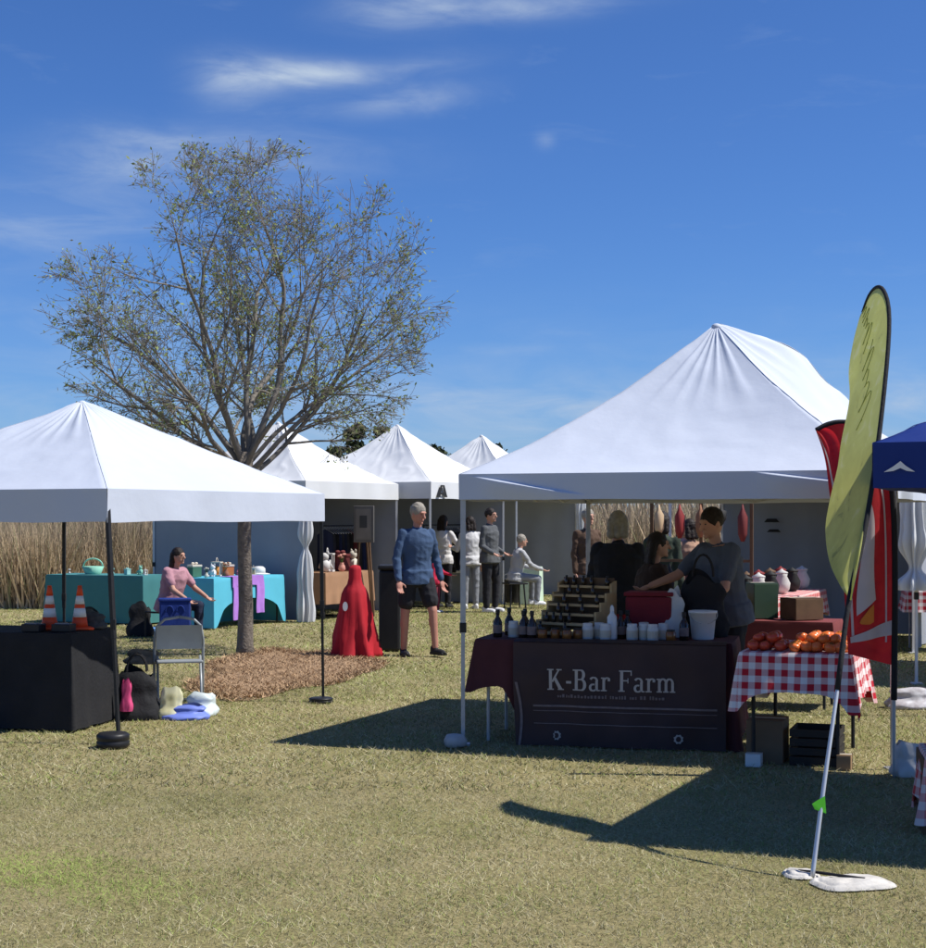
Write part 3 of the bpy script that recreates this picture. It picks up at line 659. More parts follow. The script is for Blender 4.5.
# stair-step wooden rack with bottles
rk_a = Vector((.80, -.60, 0)); rk_b = Vector((.60, .80, 0)); rko = onT(.36, .30)
rk = thing('bottle_rack', 'stair-step wooden rack of dark bottles on the farm stand', 'display rack', rko, rz_of(rk_a))
NST = 6; RW = .44; ST = .072; SH = .066
for i in range(NST):
    MB().box((RW / 2, ST * i + ST / 2, .03 + SH * i), (RW, ST + .012, .018)).build('shelf', WOOD, rk, bevel=.002)
MB().box((RW / 2, NST * ST - .004, .03 + SH * NST / 2), (RW, .012, SH * NST)).build('back_panel', DARKWOOD, rk)
for xs_ in (-.011, RW + .011):
    sp = MB(); pts = [(0, 0), (NST * ST, 0), (NST * ST, .03 + SH * NST - .02)]
    for i in reversed(range(NST)): pts += [(ST * i, .055 + SH * i), (ST * i, .055 + SH * i - SH if i else 0)]
    pts = pts[:-1]
    k = len(pts); sp.add([(xs_ - .008, y, z) for y, z in pts] + [(xs_ + .008, y, z) for y, z in pts], [tuple(range(k)), tuple(reversed(range(k, 2 * k)))] + [(i, (i + 1) % k, k + (i + 1) % k, k + i) for i in range(k)])
    sp.build('side_panel', WOOD, rk)
def bottle_proto(name, prof, m, capm, capr, capz, caph, lab=None):
    r = bpy.data.objects.new(name, None); col.objects.link(r); r.empty_display_size = .03
    b = MB().lathe(prof, 12).build('body', m, r, True)
    MB().lathe([(capr, capz), (capr, capz + caph), (capr * .8, capz + caph + .002)], 12).build('cap', capm, r)
    if lab: MB().lathe([(lab[0], lab[1]), (lab[0], lab[2])], 14, cap=False).build('paper_label', lab[3], b, True)
    return r
SMALL = [(.014, 0), (.017, .003), (.017, .04), (.008, .052), (.007, .06)]
BIG = [(.03, 0), (.034, .004), (.034, .11), (.022, .135), (.013, .15), (.013, .175)]
JAR = [(.036, 0), (.041, .006), (.041, .085), (.035, .098), (.033, .104)]
LABP = mat('cream_paper', (.55, .50, .40), .8, .1); AMBER = mat('amber_jar', (.22, .08, .02), .2, .2, 9, spec=.5); PALEJ = mat('pale_jar', (.62, .62, .60), .3, .08, 9)
pb = bottle_proto('small_bottle', SMALL, GLASS, BLACK_PLAS, .009, .058, .012)
tag(pb, 'tiny dark bottle standing on the stair-step rack', 'bottle', 'bottles on the stair-step rack'); first = True
for i in range(NST):
    for j in range(6):
        if random.random() < .42 and not first: continue
        o_ = pb if first else copy_tree(pb); first = False
        lp = rk_a * (.045 + j * .07 + random.uniform(-.008, .008)) + rk_b * (ST * i + ST * .55); o_.location = rko + lp + Vector((0, 0, .04 + SH * i))
bb = bottle_proto('sauce_bottle', BIG, GLASS, BLACK_PLAS, .016, .17, .03, (.0352, .03, .09, DIM)); tag(bb, 'dark sauce bottle standing on the farm stand front', 'bottle', 'dark bottles on the farm stand'); first = True
for s_, t_ in ((.12, .2), (.16, .42), (.33, .12), (.40, .08), (.30, .32), (1.02, .25), (1.06, .32), (1.48, .2)):
    o_ = bb if first else copy_tree(bb); first = False; o_.location = onT(s_, t_); o_.rotation_euler.z = random.random() * 6
jj = bottle_proto('preserve_jar', JAR, PALEJ, WHITE_METAL, .036, .1, .016, (.0418, .02, .07, LABP)); tag(jj, 'pale jar with a white lid on the farm stand', 'jar', 'pale jars on the farm stand'); first = True
for s_, t_ in ((.80, .12), (.87, .2), (.93, .1), (.96, .28), (1.12, .12), (1.2, .16), (1.27, .1), (1.33, .22), (1.18, .3), (.24, .2)):
    o_ = jj if first else copy_tree(jj); first = False; o_.location = onT(s_, t_); o_.rotation_euler.z = random.random() * 6
aj = bottle_proto('honey_jar', JAR, AMBER, BLACK_METAL, .036, .1, .016); tag(aj, 'squat amber jar with a black lid at the front of the farm stand', 'jar', 'amber jars on the farm stand'); first = True
for s_, t_ in ((.48, .06), (.57, .08), (.66, .05), (.73, .1), (1.40, .07)):
    o_ = aj if first else copy_tree(aj); first = False; o_.location = onT(s_, t_); o_.scale = (.85, .85, .7)
wb = MB().lathe([(.05, 0), (.052, .01), (.05, .19), (.022, .22), (.02, .24)], 14); wbo = thing('white_squeeze_bottle', 'tall white bottle among the pale jars on the farm stand', 'bottle', onT(.97, .16)); wb.build('body', WHITE_PLAS, wbo, True); MB().lathe([(.022, .24), (.02, .27), (.008, .29)], 10).build('cap', WHITE_PLAS, wbo)
wbo.scale = (.7, .7, .85)
bk_s = .72
bk = thing('white_bucket', 'white plastic bucket on the farm stand in front of the man in grey', 'bucket', onT(1.60, .34))
bk.scale = (bk_s,) * 3
MB().lathe([(.105, 0), (.11, .01), (.135, .26), (.145, .262), (.145, .285), (.128, .287), (.10, .02)], 22, cap=False).build('body', WHITE_PLAS, bk, True); MB().lathe([(.106, .006), (.0, .007)], 22, cap=False).build('bottom', WHITE_PLAS, bk)
MB().tube([(.143 * math.cos(t), .06 * math.sin(t) * 0 - .02 - .1 * math.sin(t), .26 - .10 * math.sin(t)) for t in [PI * k / 12 for k in range(13)]], .004, 6).build('handle', GREY_METAL, bk)

def bag(name, label, cat, loc, size, m, seed, rz=0, group=None, handles=False, hm=None):   # a crumpled bag
    def fn(u, v):
        a = 2 * PI * u; sx, sy = size[0] / 2, size[1] / 2; w = 1.0 - .30 * v ** 2 + .10 * math.sin(3 * PI * v)
        c_, s_ = math.cos(a), math.sin(a); e = .75
        x = sx * w * abs(c_) ** e * (1 if c_ > 0 else -1); y = sy * w * (1 - .55 * v) * abs(s_) ** e * (1 if s_ > 0 else -1)
        k = .16 * nz3(c_ * 1.6 + seed, s_ * 1.6, v * 3) + .10 * nz3(c_ * 4, s_ * 4 + seed, v * 7)
        return Vector((x * (1 + k), y * (1 + k), size[2] * v * (1 + .25 * nz3(c_ * .8, s_ * .8, seed) * v) * (1 - .12 * v * c_ * c_) + .004))
    mb = MB().grid(fn, 40, 16); mb.lathe([(min(size[:2]) * .32, .006), (.001, .006)], 12, cap=False)
    if handles:
        r = thing(name, label, cat, loc, rz, group); mb.build('body', m, r, True)
        for y in (-.3, .3):
            MB().tube([(size[0] * .22 * math.cos(t), y * size[1] * .4, size[2] * .96 + size[2] * .35 * math.sin(t)) for t in [PI * k / 10 for k in range(11)]], .008, 6).build('handle', hm or m, r)
        return r
    return tag(mb.build(name, m, None, True, loc=loc, rz=rz), label, cat, group)
RED_CLOTH = mat('red_cloth', (.20, .020, .028), .85, .2, 6, .2, 40)
bag('white_bag', 'white paper bag beside the white bucket on the farm stand', 'bag', onT(1.38, .46), (.16, .12, .34), mat('white_paper', (.6, .6, .58), .8, .05), 4)
bag('black_tote_bag', 'black tote bag on the farm stand held by the man in grey', 'bag', onT(1.58, .60), (.34, .16, .46), BLACK_CLOTH, 7, R(-13), handles=True)
rb = thing('red_cloth_box', 'red cloth-covered box at the back of the farm stand', 'box', onT(1.20, .54), rz_of(TU))
MB().box((0, 0, .15), (.34, .26, .30)).build('body', RED_CLOTH, rb, bevel=.02); MB().box((0, 0, .315), (.36, .28, .03)).build('lid', RED_CLOTH, rb, bevel=.008)

# tomatoes: each its own thing
tp = bpy.data.objects.new('tomato', None); col.objects.link(tp); tp.empty_display_size = .02
prof = [(.004, .004), (.020, .0), (.034, .012), (.040, .030), (.036, .048), (.022, .058), (.010, .055)]
MB().lathe(prof, 16, fn=lambda a, z: 1 + .04 * math.cos(5 * a)).build('flesh', TOMATO2, tp, True)
st = MB()
for k in range(5):
    a = 2 * PI * k / 5; st.add([(0, 0, .058), (.011 * math.cos(a - .3), .011 * math.sin(a - .3), .061), (.024 * math.cos(a), .024 * math.sin(a), .058), (.011 * math.cos(a + .3), .011 * math.sin(a + .3), .061)], [(0, 1, 2, 3)])
st.build('calyx', STEM, tp)
tag(tp, 'orange-red tomato in the sunlit heap on the gingham table', 'tomato', 'orange-red tomatoes on the gingham table')
tp2 = copy_tree(tp); tp2.children[0].data = tp2.children[0].data.copy(); tp2.children[0].data.materials[0] = TOMATO; tp2.children[1].data = tp2.children[1].data
for ch in tp2.children:
    if ch.name.startswith('flesh'): ch.data = ch.data.copy(); ch.data.materials[0] = TOMATO
tag(tp2, 'deep red tomato in the shaded heap beside the orange-red ones', 'tomato', 'deep red tomatoes on the gingham table')
def heap(proto, s0, s1, t0, t1, nx_, ny_, top):
    f_ = [True]
    def put(s, t, z):
        o_ = proto if f_[0] else copy_tree(proto); f_[0] = False
        o_.location = onG(s, t, z); o_.rotation_euler = (random.uniform(-.4, .4), random.uniform(-.4, .4), random.random() * 6); k = random.uniform(.92, 1.15); o_.scale = (k, k, k)
    for i in range(nx_):
        for j in range(ny_): put(s0 + (s1 - s0) * (i + .5) / nx_ + random.uniform(-.006, .006), t0 + (t1 - t0) * (j + .5) / ny_, .752)
    for i in range(nx_ - 1):
        for j in range(ny_ - 1):
            if random.random() < top: put(s0 + (s1 - s0) * (i + 1) / nx_, t0 + (t1 - t0) * (j + 1) / ny_, .752 + .052)
heap(tp, .30, .68, .08, .50, 5, 5, .7); heap(tp2, .02, .28, .10, .48, 3, 4, .6)

def crate(name, label, cat, loc, rz, sz, m, slats=4, group=None):
    r = thing(name, label, cat, loc, rz, group); w, d, h = sz
    MB().box((0, 0, .012), (w, d, .018)).build('bottom', m, r)
    for k in range(slats):
        z = h * (k + .5) / slats; t = h / slats * .78
        for y in (-d / 2 + .008, d / 2 - .008): MB().box((0, y, z + .004), (w, .014, t)).build('slat', m, r)
        for x in (-w / 2 + .008, w / 2 - .008): MB().box((x, 0, z + .004), (.014, d - .034, t)).build('slat', m, r)
    return r
def carton(name, label, loc, rz, sz, m, group=None):
    r = thing(name, label, 'box', loc, rz, group); w, d, h = sz
    MB().box((0, 0, h / 2 + .003), sz).build('body', m, r, bevel=.004)
    MB().box((0, -d / 4 - .002, h + .006), (w, d / 2 - .008, .005)).build('flap', m, r); MB().box((0, d / 4 + .002, h + .006), (w, d / 2 - .008, .005)).build('flap', m, r)
    MB().box((0, 0, h + .011), (w * .98, .05, .002)).build('tape', LABP, r); return r
carton('cardboard_box', 'brown cardboard box under the left edge of the tomato table', onG(.14, .30, 0), rz_of(GU), (.24, .30, .28), mat('dull_cardboard', (.17, .115, .07), .9, .15))
crate('dark_crate', 'dark slatted crate under the tomato table', 'crate', onG(.46, .34, 0), rz_of(GU), (.32, .36, .24), mat('dark_crate_plastic', (.03, .024, .02), .6, .2))
carton('white_box', 'small white box on the grass in front of the cardboard box', onG(.09, .03, 0), rz_of(GU), (.10, .10, .08), WHITE_PLAS)
carton('tan_box', 'small tan box on the grass beside the tomato table leg', onG(.66, .10, 0), rz_of(GU), (.09, .12, .09), CARD)

# ------------------------------------------------------------------ left stall: black table, cones, bags, chair
LU = Vector((.975, -.22, 0)).normalized(); LVv = Vector((-LU.y, LU.x, 0)); LO = Vector((-2.96, 12.08, 0)) - LU * 1.83
def onL(s, t, z=.75): return LO + LU * s + LVv * t + Vector((0, 0, z))
table('folding_table', 'folding table hidden under the black cone table cloth', LO, LU, 1.83, .76, .74)
drape('tablecloth', 'plain black cloth reaching the grass on the cone table', LO, LU, 1.83, .76, .74, .725, BLACK_CLOTH, flare=.035, wave=.010, seed=6, corner=.0)
ORANGE = mat('cone_orange', (.80, .085, .025), .5, .1); REFL = mat('cone_white', (.78, .78, .76), .4, .05)
cn = thing('traffic_cone', 'small orange traffic cone with two white bands standing on the black cloth table', 'traffic cone', (0, 0, 0), 0, 'cones on the black cloth table')
def cr(z): return .016 + (.068 - .016) * (1 - z / .34)
MB().box((0, 0, .012), (.19, .19, .02)).build('base', ORANGE, cn, bevel=.006)
for z0, z1, m_, nm in ((.02, .10, ORANGE, 'cone_body'), (.10, .17, REFL, 'white_band'), (.17, .20, ORANGE, 'cone_body'), (.20, .265, REFL, 'white_band'), (.265, .345, ORANGE, 'cone_tip')):
    MB().lathe([(cr(z0), z0), (cr(z1), z1)], 20).build(nm, m_, cn, True)
cn.location = onL(1.50, .30); c2_ = copy_tree(cn); c2_.location = onL(1.725, .36); c2_.rotation_euler.z = .4
tag(cn, 'small orange traffic cone with white bands farther from the black tent leg', 'traffic cone'); tag(c2_, 'small orange traffic cone with white bands beside the black tent leg', 'traffic cone')
for s_, t_, lb in ((1.47, .10, 'black display block in front of the farther cone from the tent leg'), (1.70, .14, 'black display block in front of the cone nearer the tent leg')):
    r = thing('display_block', lb, 'display', onL(s_, t_), rz_of(LU)); MB().box((0, 0, .03), (.15, .12, .06)).build('body', BLACK_PLAS, r, bevel=.006); MB().box((0, -.02, .064), (.10, .06, .008)).build('card', mat('grey_card', (.2, .2, .22), .7), r)
bag('dark_basket', 'dark olive bundle on the end of the black cloth table', 'bundle', onL(1.66, .62), (.22, .16, .15), mat('olive_cloth', (.10, .095, .07), .9, .4, 18), 11)
bag('grey_bundle', 'charcoal bundle with pale patches at the corner of the black cloth table', 'bundle', onL(1.78, .52), (.16, .14, .13), mat('charcoal_cloth', (.07, .07, .068), .9, .5, 25), 15)
bag('black_duffel_bag', 'black duffel bag on the grass between the cone table and the folding chair', 'bag', G(137, 719), (.36, .30, .40), BLACK_CLOTH, 21, .1, handles=True)
bag('pink_pouch', 'small bright pink pouch leaning on the black duffel bag', 'pouch', G(124, 721) + Vector((.03, -.05, .08)), (.09, .07, .26), mat('pink_nylon', (.62, .07, .20), .6, .15), 23)
bag('grey_straw_bag', 'greyish bag on top of the black duffel bag', 'bag', G(143, 712) + Vector((0, .02, .40)), (.30, .20, .12), mat('taupe_cloth', (.2, .17, .13), .9, .4, 20), 27)
bag('yellow_blue_tote', 'yellow and white shopping tote under the grey folding chair', 'bag', G(172, 719), (.20, .15, .24), mat('yellow_white_print', (.72, .62, .12), .6, .2, 8, c2=(.72, .72, .60)), 31)
bag('blue_tote', 'periwinkle blue shopping bag lying under the folding chair', 'bag', G(186, 719), (.34, .26, .12), mat('periwinkle_plastic', (.16, .22, .62), .5, .2, 6), 33)
bag('white_plastic_bag', 'pale crumpled plastic bag on the grass beside the folding chair', 'bag', G(202, 715), (.26, .26, .19), mat('pale_plastic', (.62, .66, .66), .4, .1, 7, c2=(.62, .72, .72)), 35)

def folding_chair(loc, rz):
    r = thing('folding_chair', 'grey metal folding chair facing the lawn above the shopping bags', 'chair', loc, rz)
    m = mat('chair_grey', (.33, .35, .36), .4, .1, 10, metal=.2)
    w = .20
    arch = [(-w, .16, .0), (-w, .10, .30), (-w, .045, .60), (-w * .9, .02, .72), (-w * .6, .0, .78), (0, -.005, .80), (w * .6, .0, .78), (w * .9, .02, .72), (w, .045, .60), (w, .10, .30), (w, .16, 0)]
    for side in (arch[:6], arch[5:]): MB().tube(side, .012, 8).build('back_frame', m, r, True)
    for x in (-w + .025, w - .025): MB().tube([(x, -.26, .0), (x, -.10, .30), (x, .06, .47)], .011, 8).build('leg', m, r, True)
    MB().grid(lambda u, v: Vector((-w * .93 + 2 * w * .93 * u, .03 + .018 * math.sin(PI * u) - .04 * (v) + .0, .53 + .20 * v)), 12, 4).build('backrest', m, r, True)
    MB().box((0, -.10, .44), (.37, .36, .022), Matrix.Rotation(R(-3), 3, 'X')).build('seat', m, r, bevel=.008)
    MB().tube([(-w + .02, -.22, .08), (w - .02, -.22, .08)], .008, 6).build('stretcher', m, r); MB().tube([(-w, .145, .10), (w, .145, .10)], .008, 6).build('stretcher', m, r)
    return r
folding_chair(G(178, 714) + Vector((0, .05, 0)), R(12))

# ------------------------------------------------------------------ teal and turquoise tables behind
TEAL = mat('teal_cloth', (.055, .20, .205), .85, .08, 4); TURQ = mat('turquoise_spandex', (.10, .46, .60), .75, .06, 4)
U1 = Vector((.93, -.37, 0)).normalized(); O1 = Vector((-6.45, 24.75, 0)); O1V = Vector((-U1.y, U1.x, 0))
table('folding_table', 'folding table under the teal cloth', O1, U1, 1.75, .76, .74)
drape('tablecloth', 'dark teal cloth on the table left of the seated woman', O1, U1, 1.75, .76, .74, .72, TEAL, flare=.02, wave=.008, seed=2)
U2 = Vector((.45, .89, 0)).normalized(); O2 = Vector((-3.60, 23.1, 0)); O2V = Vector((-U2.y, U2.x, 0))
table('folding_table', 'folding table under the turquoise fitted cloth', O2, U2, 1.83, .76, .74, BLACK_METAL)
def archdrop(sd, fr, dp):
    if sd == 0: return dp - .40 * max(0, 1 - abs(2 * fr - 1) ** 2.6) ** .6 * smoothstep(0, .12, fr) * smoothstep(0, .12, 1 - fr)
    return dp
drape('tablecloth', 'bright turquoise fitted cloth with an arched front on the back table', O2, U2, 1.83, .76, .74, .72, TURQ, flare=.02, wave=.003, dropfn=archdrop, seed=4)
def on2(s, t, z=.75): return O2 + U2 * s + O2V * t + Vector((0, 0, z))
def on1(s, t, z=.75): return O1 + U1 * s + O1V * t + Vector((0, 0, z))
PUR = mat('purple_satin', (.42, .20, .62), .6, .15, 6)
pr = MB()
for s0, s1, zb in ((.42, .62, .12), (1.02, 1.22, .20)):
    pr.grid(lambda u, v: (Vector((s0 + (s1 - s0) * u + .02 * math.sin(v * 5), -.035 - .03 * v - .02 * math.sin(u * 9) * v, .755 - (.755 - zb) * v))), 8, 14)
pr.grid(lambda u, v: Vector((.42 + .80 * u, -.037 + .002 * math.sin(u * 9) - .006, .757 - .16 * v + .03 * math.sin(PI * u) * v)), 14, 3)
pr.grid(lambda u, v: Vector((.42 + .80 * u, -.037 + .25 * v, .757 + .003 * math.sin(u * 20))), 14, 3)
tag(pr.build('purple_sash', PUR, None, True, loc=O2, rz=rz_of(U2)), 'purple sash with two hanging tails on the turquoise table', 'sash')

def figurine(label, loc, h, m, seed, m2=None, group=None):      # small craft goods: vase of flowers, gift box, plush, lantern
    rd = random.Random(seed); m2 = m2 or m; r = thing('craft_ornament', label, 'ornament', loc, rd.random() * 6, group); kd = seed % 4
    if kd == 0:
        MB().lathe([(h * .14, 0), (h * .20, h * .14), (h * .17, h * .3), (h * .09, h * .42), (h * .12, h * .47)], 14).build('vase', m2, r, True)
        for k in range(7):
            a = k * 2.4; x, y = h * .17 * math.cos(a) * (k > 0), h * .17 * math.sin(a) * (k > 0); z = h * (.74 + .2 * rd.random())
            MB().tube([(0, 0, h * .4), (x, y, z)], h * .012, 5).build('stem', STEM, r); MB().ell((x, y, z), (h * .085, h * .085, h * .06), 8, 6).build('bloom', m, r, True)
    elif kd == 1:
        MB().box((0, 0, h * .3), (h * .62, h * .5, h * .58)).build('box', m, r, bevel=h * .02); MB().box((0, 0, h * .64), (h * .67, h * .55, h * .12)).build('lid', m2, r, bevel=h * .02)
        for s in (-1, 1): MB().ell((s * h * .12, 0, h * .78), (h * .12, h * .05, h * .07), 8, 6).build('bow', m2, r, True)
    elif kd == 2:
        MB().ell((0, 0, h * .3), (h * .27, h * .23, h * .3), 12, 8).build('body', m, r, True); MB().ell((0, -.02 * h, h * .72), (h * .2, h * .18, h * .19), 12, 8).build('head', m, r, True)
        for s in (-1, 1): MB().ell((s * h * .15, 0, h * .9), (h * .07, h * .04, h * .1), 8, 6).build('ear', m2, r, True); MB().capsule((s * h * .2, -h * .1, h * .42), (s * h * .3, -h * .2, h * .22), h * .07, h * .06, 8).build('arm', m, r, True); MB().ell((s * h * .16, -h * .2, h * .07), (h * .1, h * .17, h * .08), 8, 6).build('foot', m2, r, True)
    else:
        MB().box((0, 0, h * .03), (h * .5, h * .5, h * .06)).build('base', m2, r); MB().box((0, 0, h * .68), (h * .5, h * .5, h * .06)).build('lantern_top', m2, r)
        for x in (-1, 1):
            for y in (-1, 1): MB().box((x * h * .21, y * h * .21, h * .355), (h * .05, h * .05, h * .59)).build('post', m2, r)
        MB().lathe([(h * .13, h * .06), (h * .13, h * .45), (h * .02, h * .5)], 12).build('candle', m, r, True); MB().tube([(h * .15 * math.cos(t), 0, h * .71 + h * .2 * math.sin(t)) for t in [PI * k / 8 for k in range(9)]], h * .018, 5).build('handle', m2, r)
C = lambda n, c: mat(n, c, .7, .15)
figs2 = [(.10, .2, .16, C('cream_felt', (.62, .56, .46)), 'cream craft ornament at the near corner of the turquoise table'), (.22, .5, .26, C('dark_green_felt', (.06, .16, .10)), 'tall dark green craft ornament on the turquoise table'), (.40, .3, .20, C('white_felt', (.7, .7, .7)), 'white craft ornament on the turquoise table beside the purple sash'),
         (.78, .5, .30, C('orange_felt', (.70, .27, .06)), 'big orange craft ornament on the turquoise table'), (.66, .25, .22, C('brown_felt', (.28, .13, .07)), 'brown craft ornament in front of the big orange one'), (.92, .4, .24, C('rust_felt', (.5, .16, .05)), 'rust coloured craft ornament beside the big orange one'),
         (1.25, .4, .22, C('plum_felt', (.32, .10, .16)), 'plum craft ornament on the turquoise table behind the tree trunk'), (1.45, .3, .16, C('tan_felt', (.5, .36, .22)), 'tan craft ornament on the turquoise table right of the sash')]
for i, (s_, t_, h_, m_, lb) in enumerate(figs2): figurine(lb, on2(s_, t_), h_, m_, i, C('cream_felt', (0, 0, 0)) if i % 2 else m_)
hb = thing('straw_hat', 'white brimmed hat on the far end of the turquoise table', 'hat', on2(1.68, .35)); MB().lathe([(.17, 0), (.17, .008), (.10, .02)], 20).build('brim', WHITE_PLAS, hb, True); MB().lathe([(.10, .015), (.095, .09), (.06, .12), (.01, .125)], 18).build('crown', WHITE_PLAS, hb, True)
MINT = C('mint_ceramic', (.25, .55, .42)); AQ = C('aqua_ceramic', (.30, .55, .52))
for i, (s_, t_, h_, m_, lb) in enumerate([(1.02, .3, .10, AQ, 'small aqua ornament at the middle of the teal table'), (1.28, .3, .13, AQ, 'aqua ornament on the teal table right of the middle'), (1.45, .4, .15, MINT, 'mint ornament on the teal table next to the seated woman'), (1.6, .3, .11, C('white_felt', (0, 0, 0)), 'white ornament on the edge of the teal table by the seated woman'), (.22, .3, .08, C('white_felt', (0, 0, 0)), 'tiny white ornament at the far end of the teal table')]):
    figurine(lb, on1(s_, t_), h_, m_, 20 + i)
mb_ = thing('mint_basket', 'mint green basket with a handle on the teal table', 'basket', on1(.62, .35)); MB().lathe([(.12, 0), (.17, .12), (.15, .12), (.10, .02)], 18, cap=False).build('bowl', MINT, mb_, True); MB().tube([(.15 * math.cos(t), 0, .12 + .12 * math.sin(t)) for t in [PI * k / 12 for k in range(13)]], .012, 6).build('handle', MINT, mb_, True); MB().lathe([(.11, .01), (0.001, .011)], 18, cap=False).build('bottom', MINT, mb_)

# blue fabric bin in front of the seated woman and blue sheet on the grass
BLUEF = mat('royal_blue_nylon', (.012, .035, .20), .7, .15, 8, .15, 40)
bc = thing('blue_tote_bin', 'royal blue fabric bin in front of the seated woman', 'bin', G(175, 641), R(10))
MB().box((0, 0, .27), (.40, .30, .53)).build('body', BLUEF, bc, bevel=.02); MB().box((0, 0, .545), (.42, .32, .035)).build('lid', BLUEF, bc, bevel=.008)
for s in (-1, 1): MB().tube([(s * .07 + .05 * math.cos(t) * 1.0, -.158, .40 + .07 * math.sin(t)) for t in [PI * k / 8 for k in range(9)]], .008, 6).build('handle', BLUEF, bc)
bag('blue_sheet', 'pale blue folded sheet lying on the grass beside the blue bin', 'sheet', G(150, 634), (.42, .30, .10), C('pale_blue_cloth', (.16, .33, .62)), 41)

# ------------------------------------------------------------------ red draped stand, bin, pale box
red = thing('draped_stand', 'red cloth-draped tapering stand with a small white emblem by the mulch', 'display', G(355, 657))
REDS = mat('scarlet_cloth', (.40, .012, .022), .8, .2, 5, .1, 20)
prof = [(.275, .0), (.262, .05), (.23, .25), (.20, .45), (.172, .62), (.15, .74), (.125, .80), (.09, .85), (.075, .92), (.075, 1.02), (.06, 1.06), (.01, 1.075)]
MB().lathe(prof, 48, fn=lambda a, z: 1 + (.15 * math.sin(6 * a + 2.2 * math.sin(z * 4)) + .09 * math.sin(11 * a + z * 3) + .10 * nz3(math.cos(a) * 2, math.sin(a) * 2, z * 3)) * max(.15, 1 - z / .95)).build('cloth', REDS, red, True)
q = MB(); q.add([(-.10 + .03 * math.cos(k * PI / 6) , -.200, .60 + .055 * math.sin(k * PI / 6)) for k in range(12)], [tuple(range(12))]); q.build('emblem', mat('white_print', (0, 0, 0)), red)
tb = thing('trash_bin', 'tall black bin standing behind the man in the blue pullover', 'bin', G(390, 651))
MB().box((0, 0, .50), (.26, .30, .98)).build('body', BLACK_PLAS, tb, bevel=.03); MB().box((0, -.01, 1.02), (.28, .33, .06)).build('lid', BLACK_PLAS, tb, bevel=.02)
for s in (-1, 1): MB().lathe([(.06, -.02), (.06, .02)], 14).build('wheel', BLACK_PLAS, tb).rotation_euler = (0, R(90), 0)
for k, ch in enumerate([c_ for c_ in tb.children if c_.name.startswith('wheel')]): ch.location = ((-1) ** k * .11, .15, .06)
pg = table('small_table', 'small table under the pale green cloth near the hindmost tent', G(521, 605), (.98, -.2), .34, .40, .70)
drape('tablecloth', 'pale green cloth reaching the grass near the crinkled grey wall', G(521, 605), (.98, -.2), .34, .40, .70, .69, C('pale_green_cloth', (.55, .68, .50)), flare=.01, wave=.004)
kb = thing('black_pail', 'black pail beside the pale green cloth', 'pail', G(512, 603)); MB().lathe([(.15, 0), (.19, .42), (.20, .43), (.20, .46), (.18, .46), (.14, .03)], 18, cap=False).build('body', BLACK_PLAS, kb, True); MB().lathe([(.15, .02), (.001, .021)], 18, cap=False).build('bottom', BLACK_PLAS, kb)
MB().tube([(.2 * math.cos(t), -.02, .44 + .13 * math.sin(t)) for t in [PI * k / 10 for k in range(11)]], .006, 6).build('handle', GREY_METAL, kb)

# ------------------------------------------------------------------ goods inside the back-row tents
def clothes_rack(loc, rz, label, cols, seed, w=1.3):
    rd = random.Random(seed); r = thing('clothes_rack', label, 'clothes rack', loc, rz)
    for x in (-w / 2, w / 2):
        MB().tube([(x, 0, .02), (x, 0, 1.5)], .015, 8).build('post', BLACK_METAL, r); MB().tube([(x, -.22, .02), (x, .22, .02)], .015, 8).build('foot', BLACK_METAL, r)
    MB().tube([(-w / 2, 0, 1.49), (w / 2, 0, 1.49)], .013, 8).build('rail', BLACK_METAL, r)
    n = int(w / .085)
    for k in range(n):
        x = -w / 2 + .08 + (w - .16) * k / (n - 1); m_ = rd.choice(cols); L_ = rd.uniform(.6, .95); ww = rd.uniform(.32, .42)
        g = thing('hanging_garment', 'garment hanging on the ' + label.split(' clothes')[0] + ' clothes rack', 'garment', (0, 0, 0), 0, 'garments on the ' + label.split(' clothes')[0] + ' clothes rack')
        Mx = Matrix.Translation(Vector(loc)) @ Matrix.Rotation(rz, 4, 'Z'); g.location = Mx @ Vector((x, 0, 0)); g.rotation_euler.z = rz
        MB().grid(lambda u, v: Vector((.018 * math.sin(u * 14 + k) * v + .012 * math.sin(v * 4 + k), -ww / 2 * (.9 + .15 * v) + ww * (.9 + .15 * v) * u, 1.44 - .10 * abs(2 * u - 1) * (1 - v) - L_ * v)), 14, 8).build('cloth', m_, g, True)
        MB().tube([(0, -.17, 1.36), (0, 0, 1.45), (0, 0, 1.50)], .004, 5).build('hanger', GREY_METAL, g); MB().tube([(0, .17, 1.36), (0, 0, 1.45)], .004, 5).build('hanger', GREY_METAL, g)
dk = [C('black_garment', (.02, .02, .02)), C('navy_garment', (.03, .04, .09)), C('maroon_garment', (.16, .03, .03)), C('white_garment', (.6, .58, .55)), C('charcoal_garment', (.06, .06, .06))]
clothes_rack((-2.02, 26.9, 0), rz_of(GA), 'dark clothes rack inside the tent behind the red draped stand', dk[:3] + dk[4:], 3)
clothes_rack((-.35, 29.6, 0), rz_of(GA), 'mixed clothes rack inside the middle white tent', dk, 8, 1.6)
TO2 = Vector((-2.18, 25.35, 0)); table('folding_table', 'goods table under the open side of the clothes tent', TO2, GA, 1.5, .6, .74, BLACK_METAL)
drape('tablecloth', 'tan cloth on the goods table under the clothes tent', TO2, GA, 1.5, .6, .74, .5, C('tan_cloth', (.36, .2, .11)), flare=.02, wave=.01, seed=9)
U3 = Vector((*GA, 0)).normalized(); V3 = Vector((-U3.y, U3.x, 0))
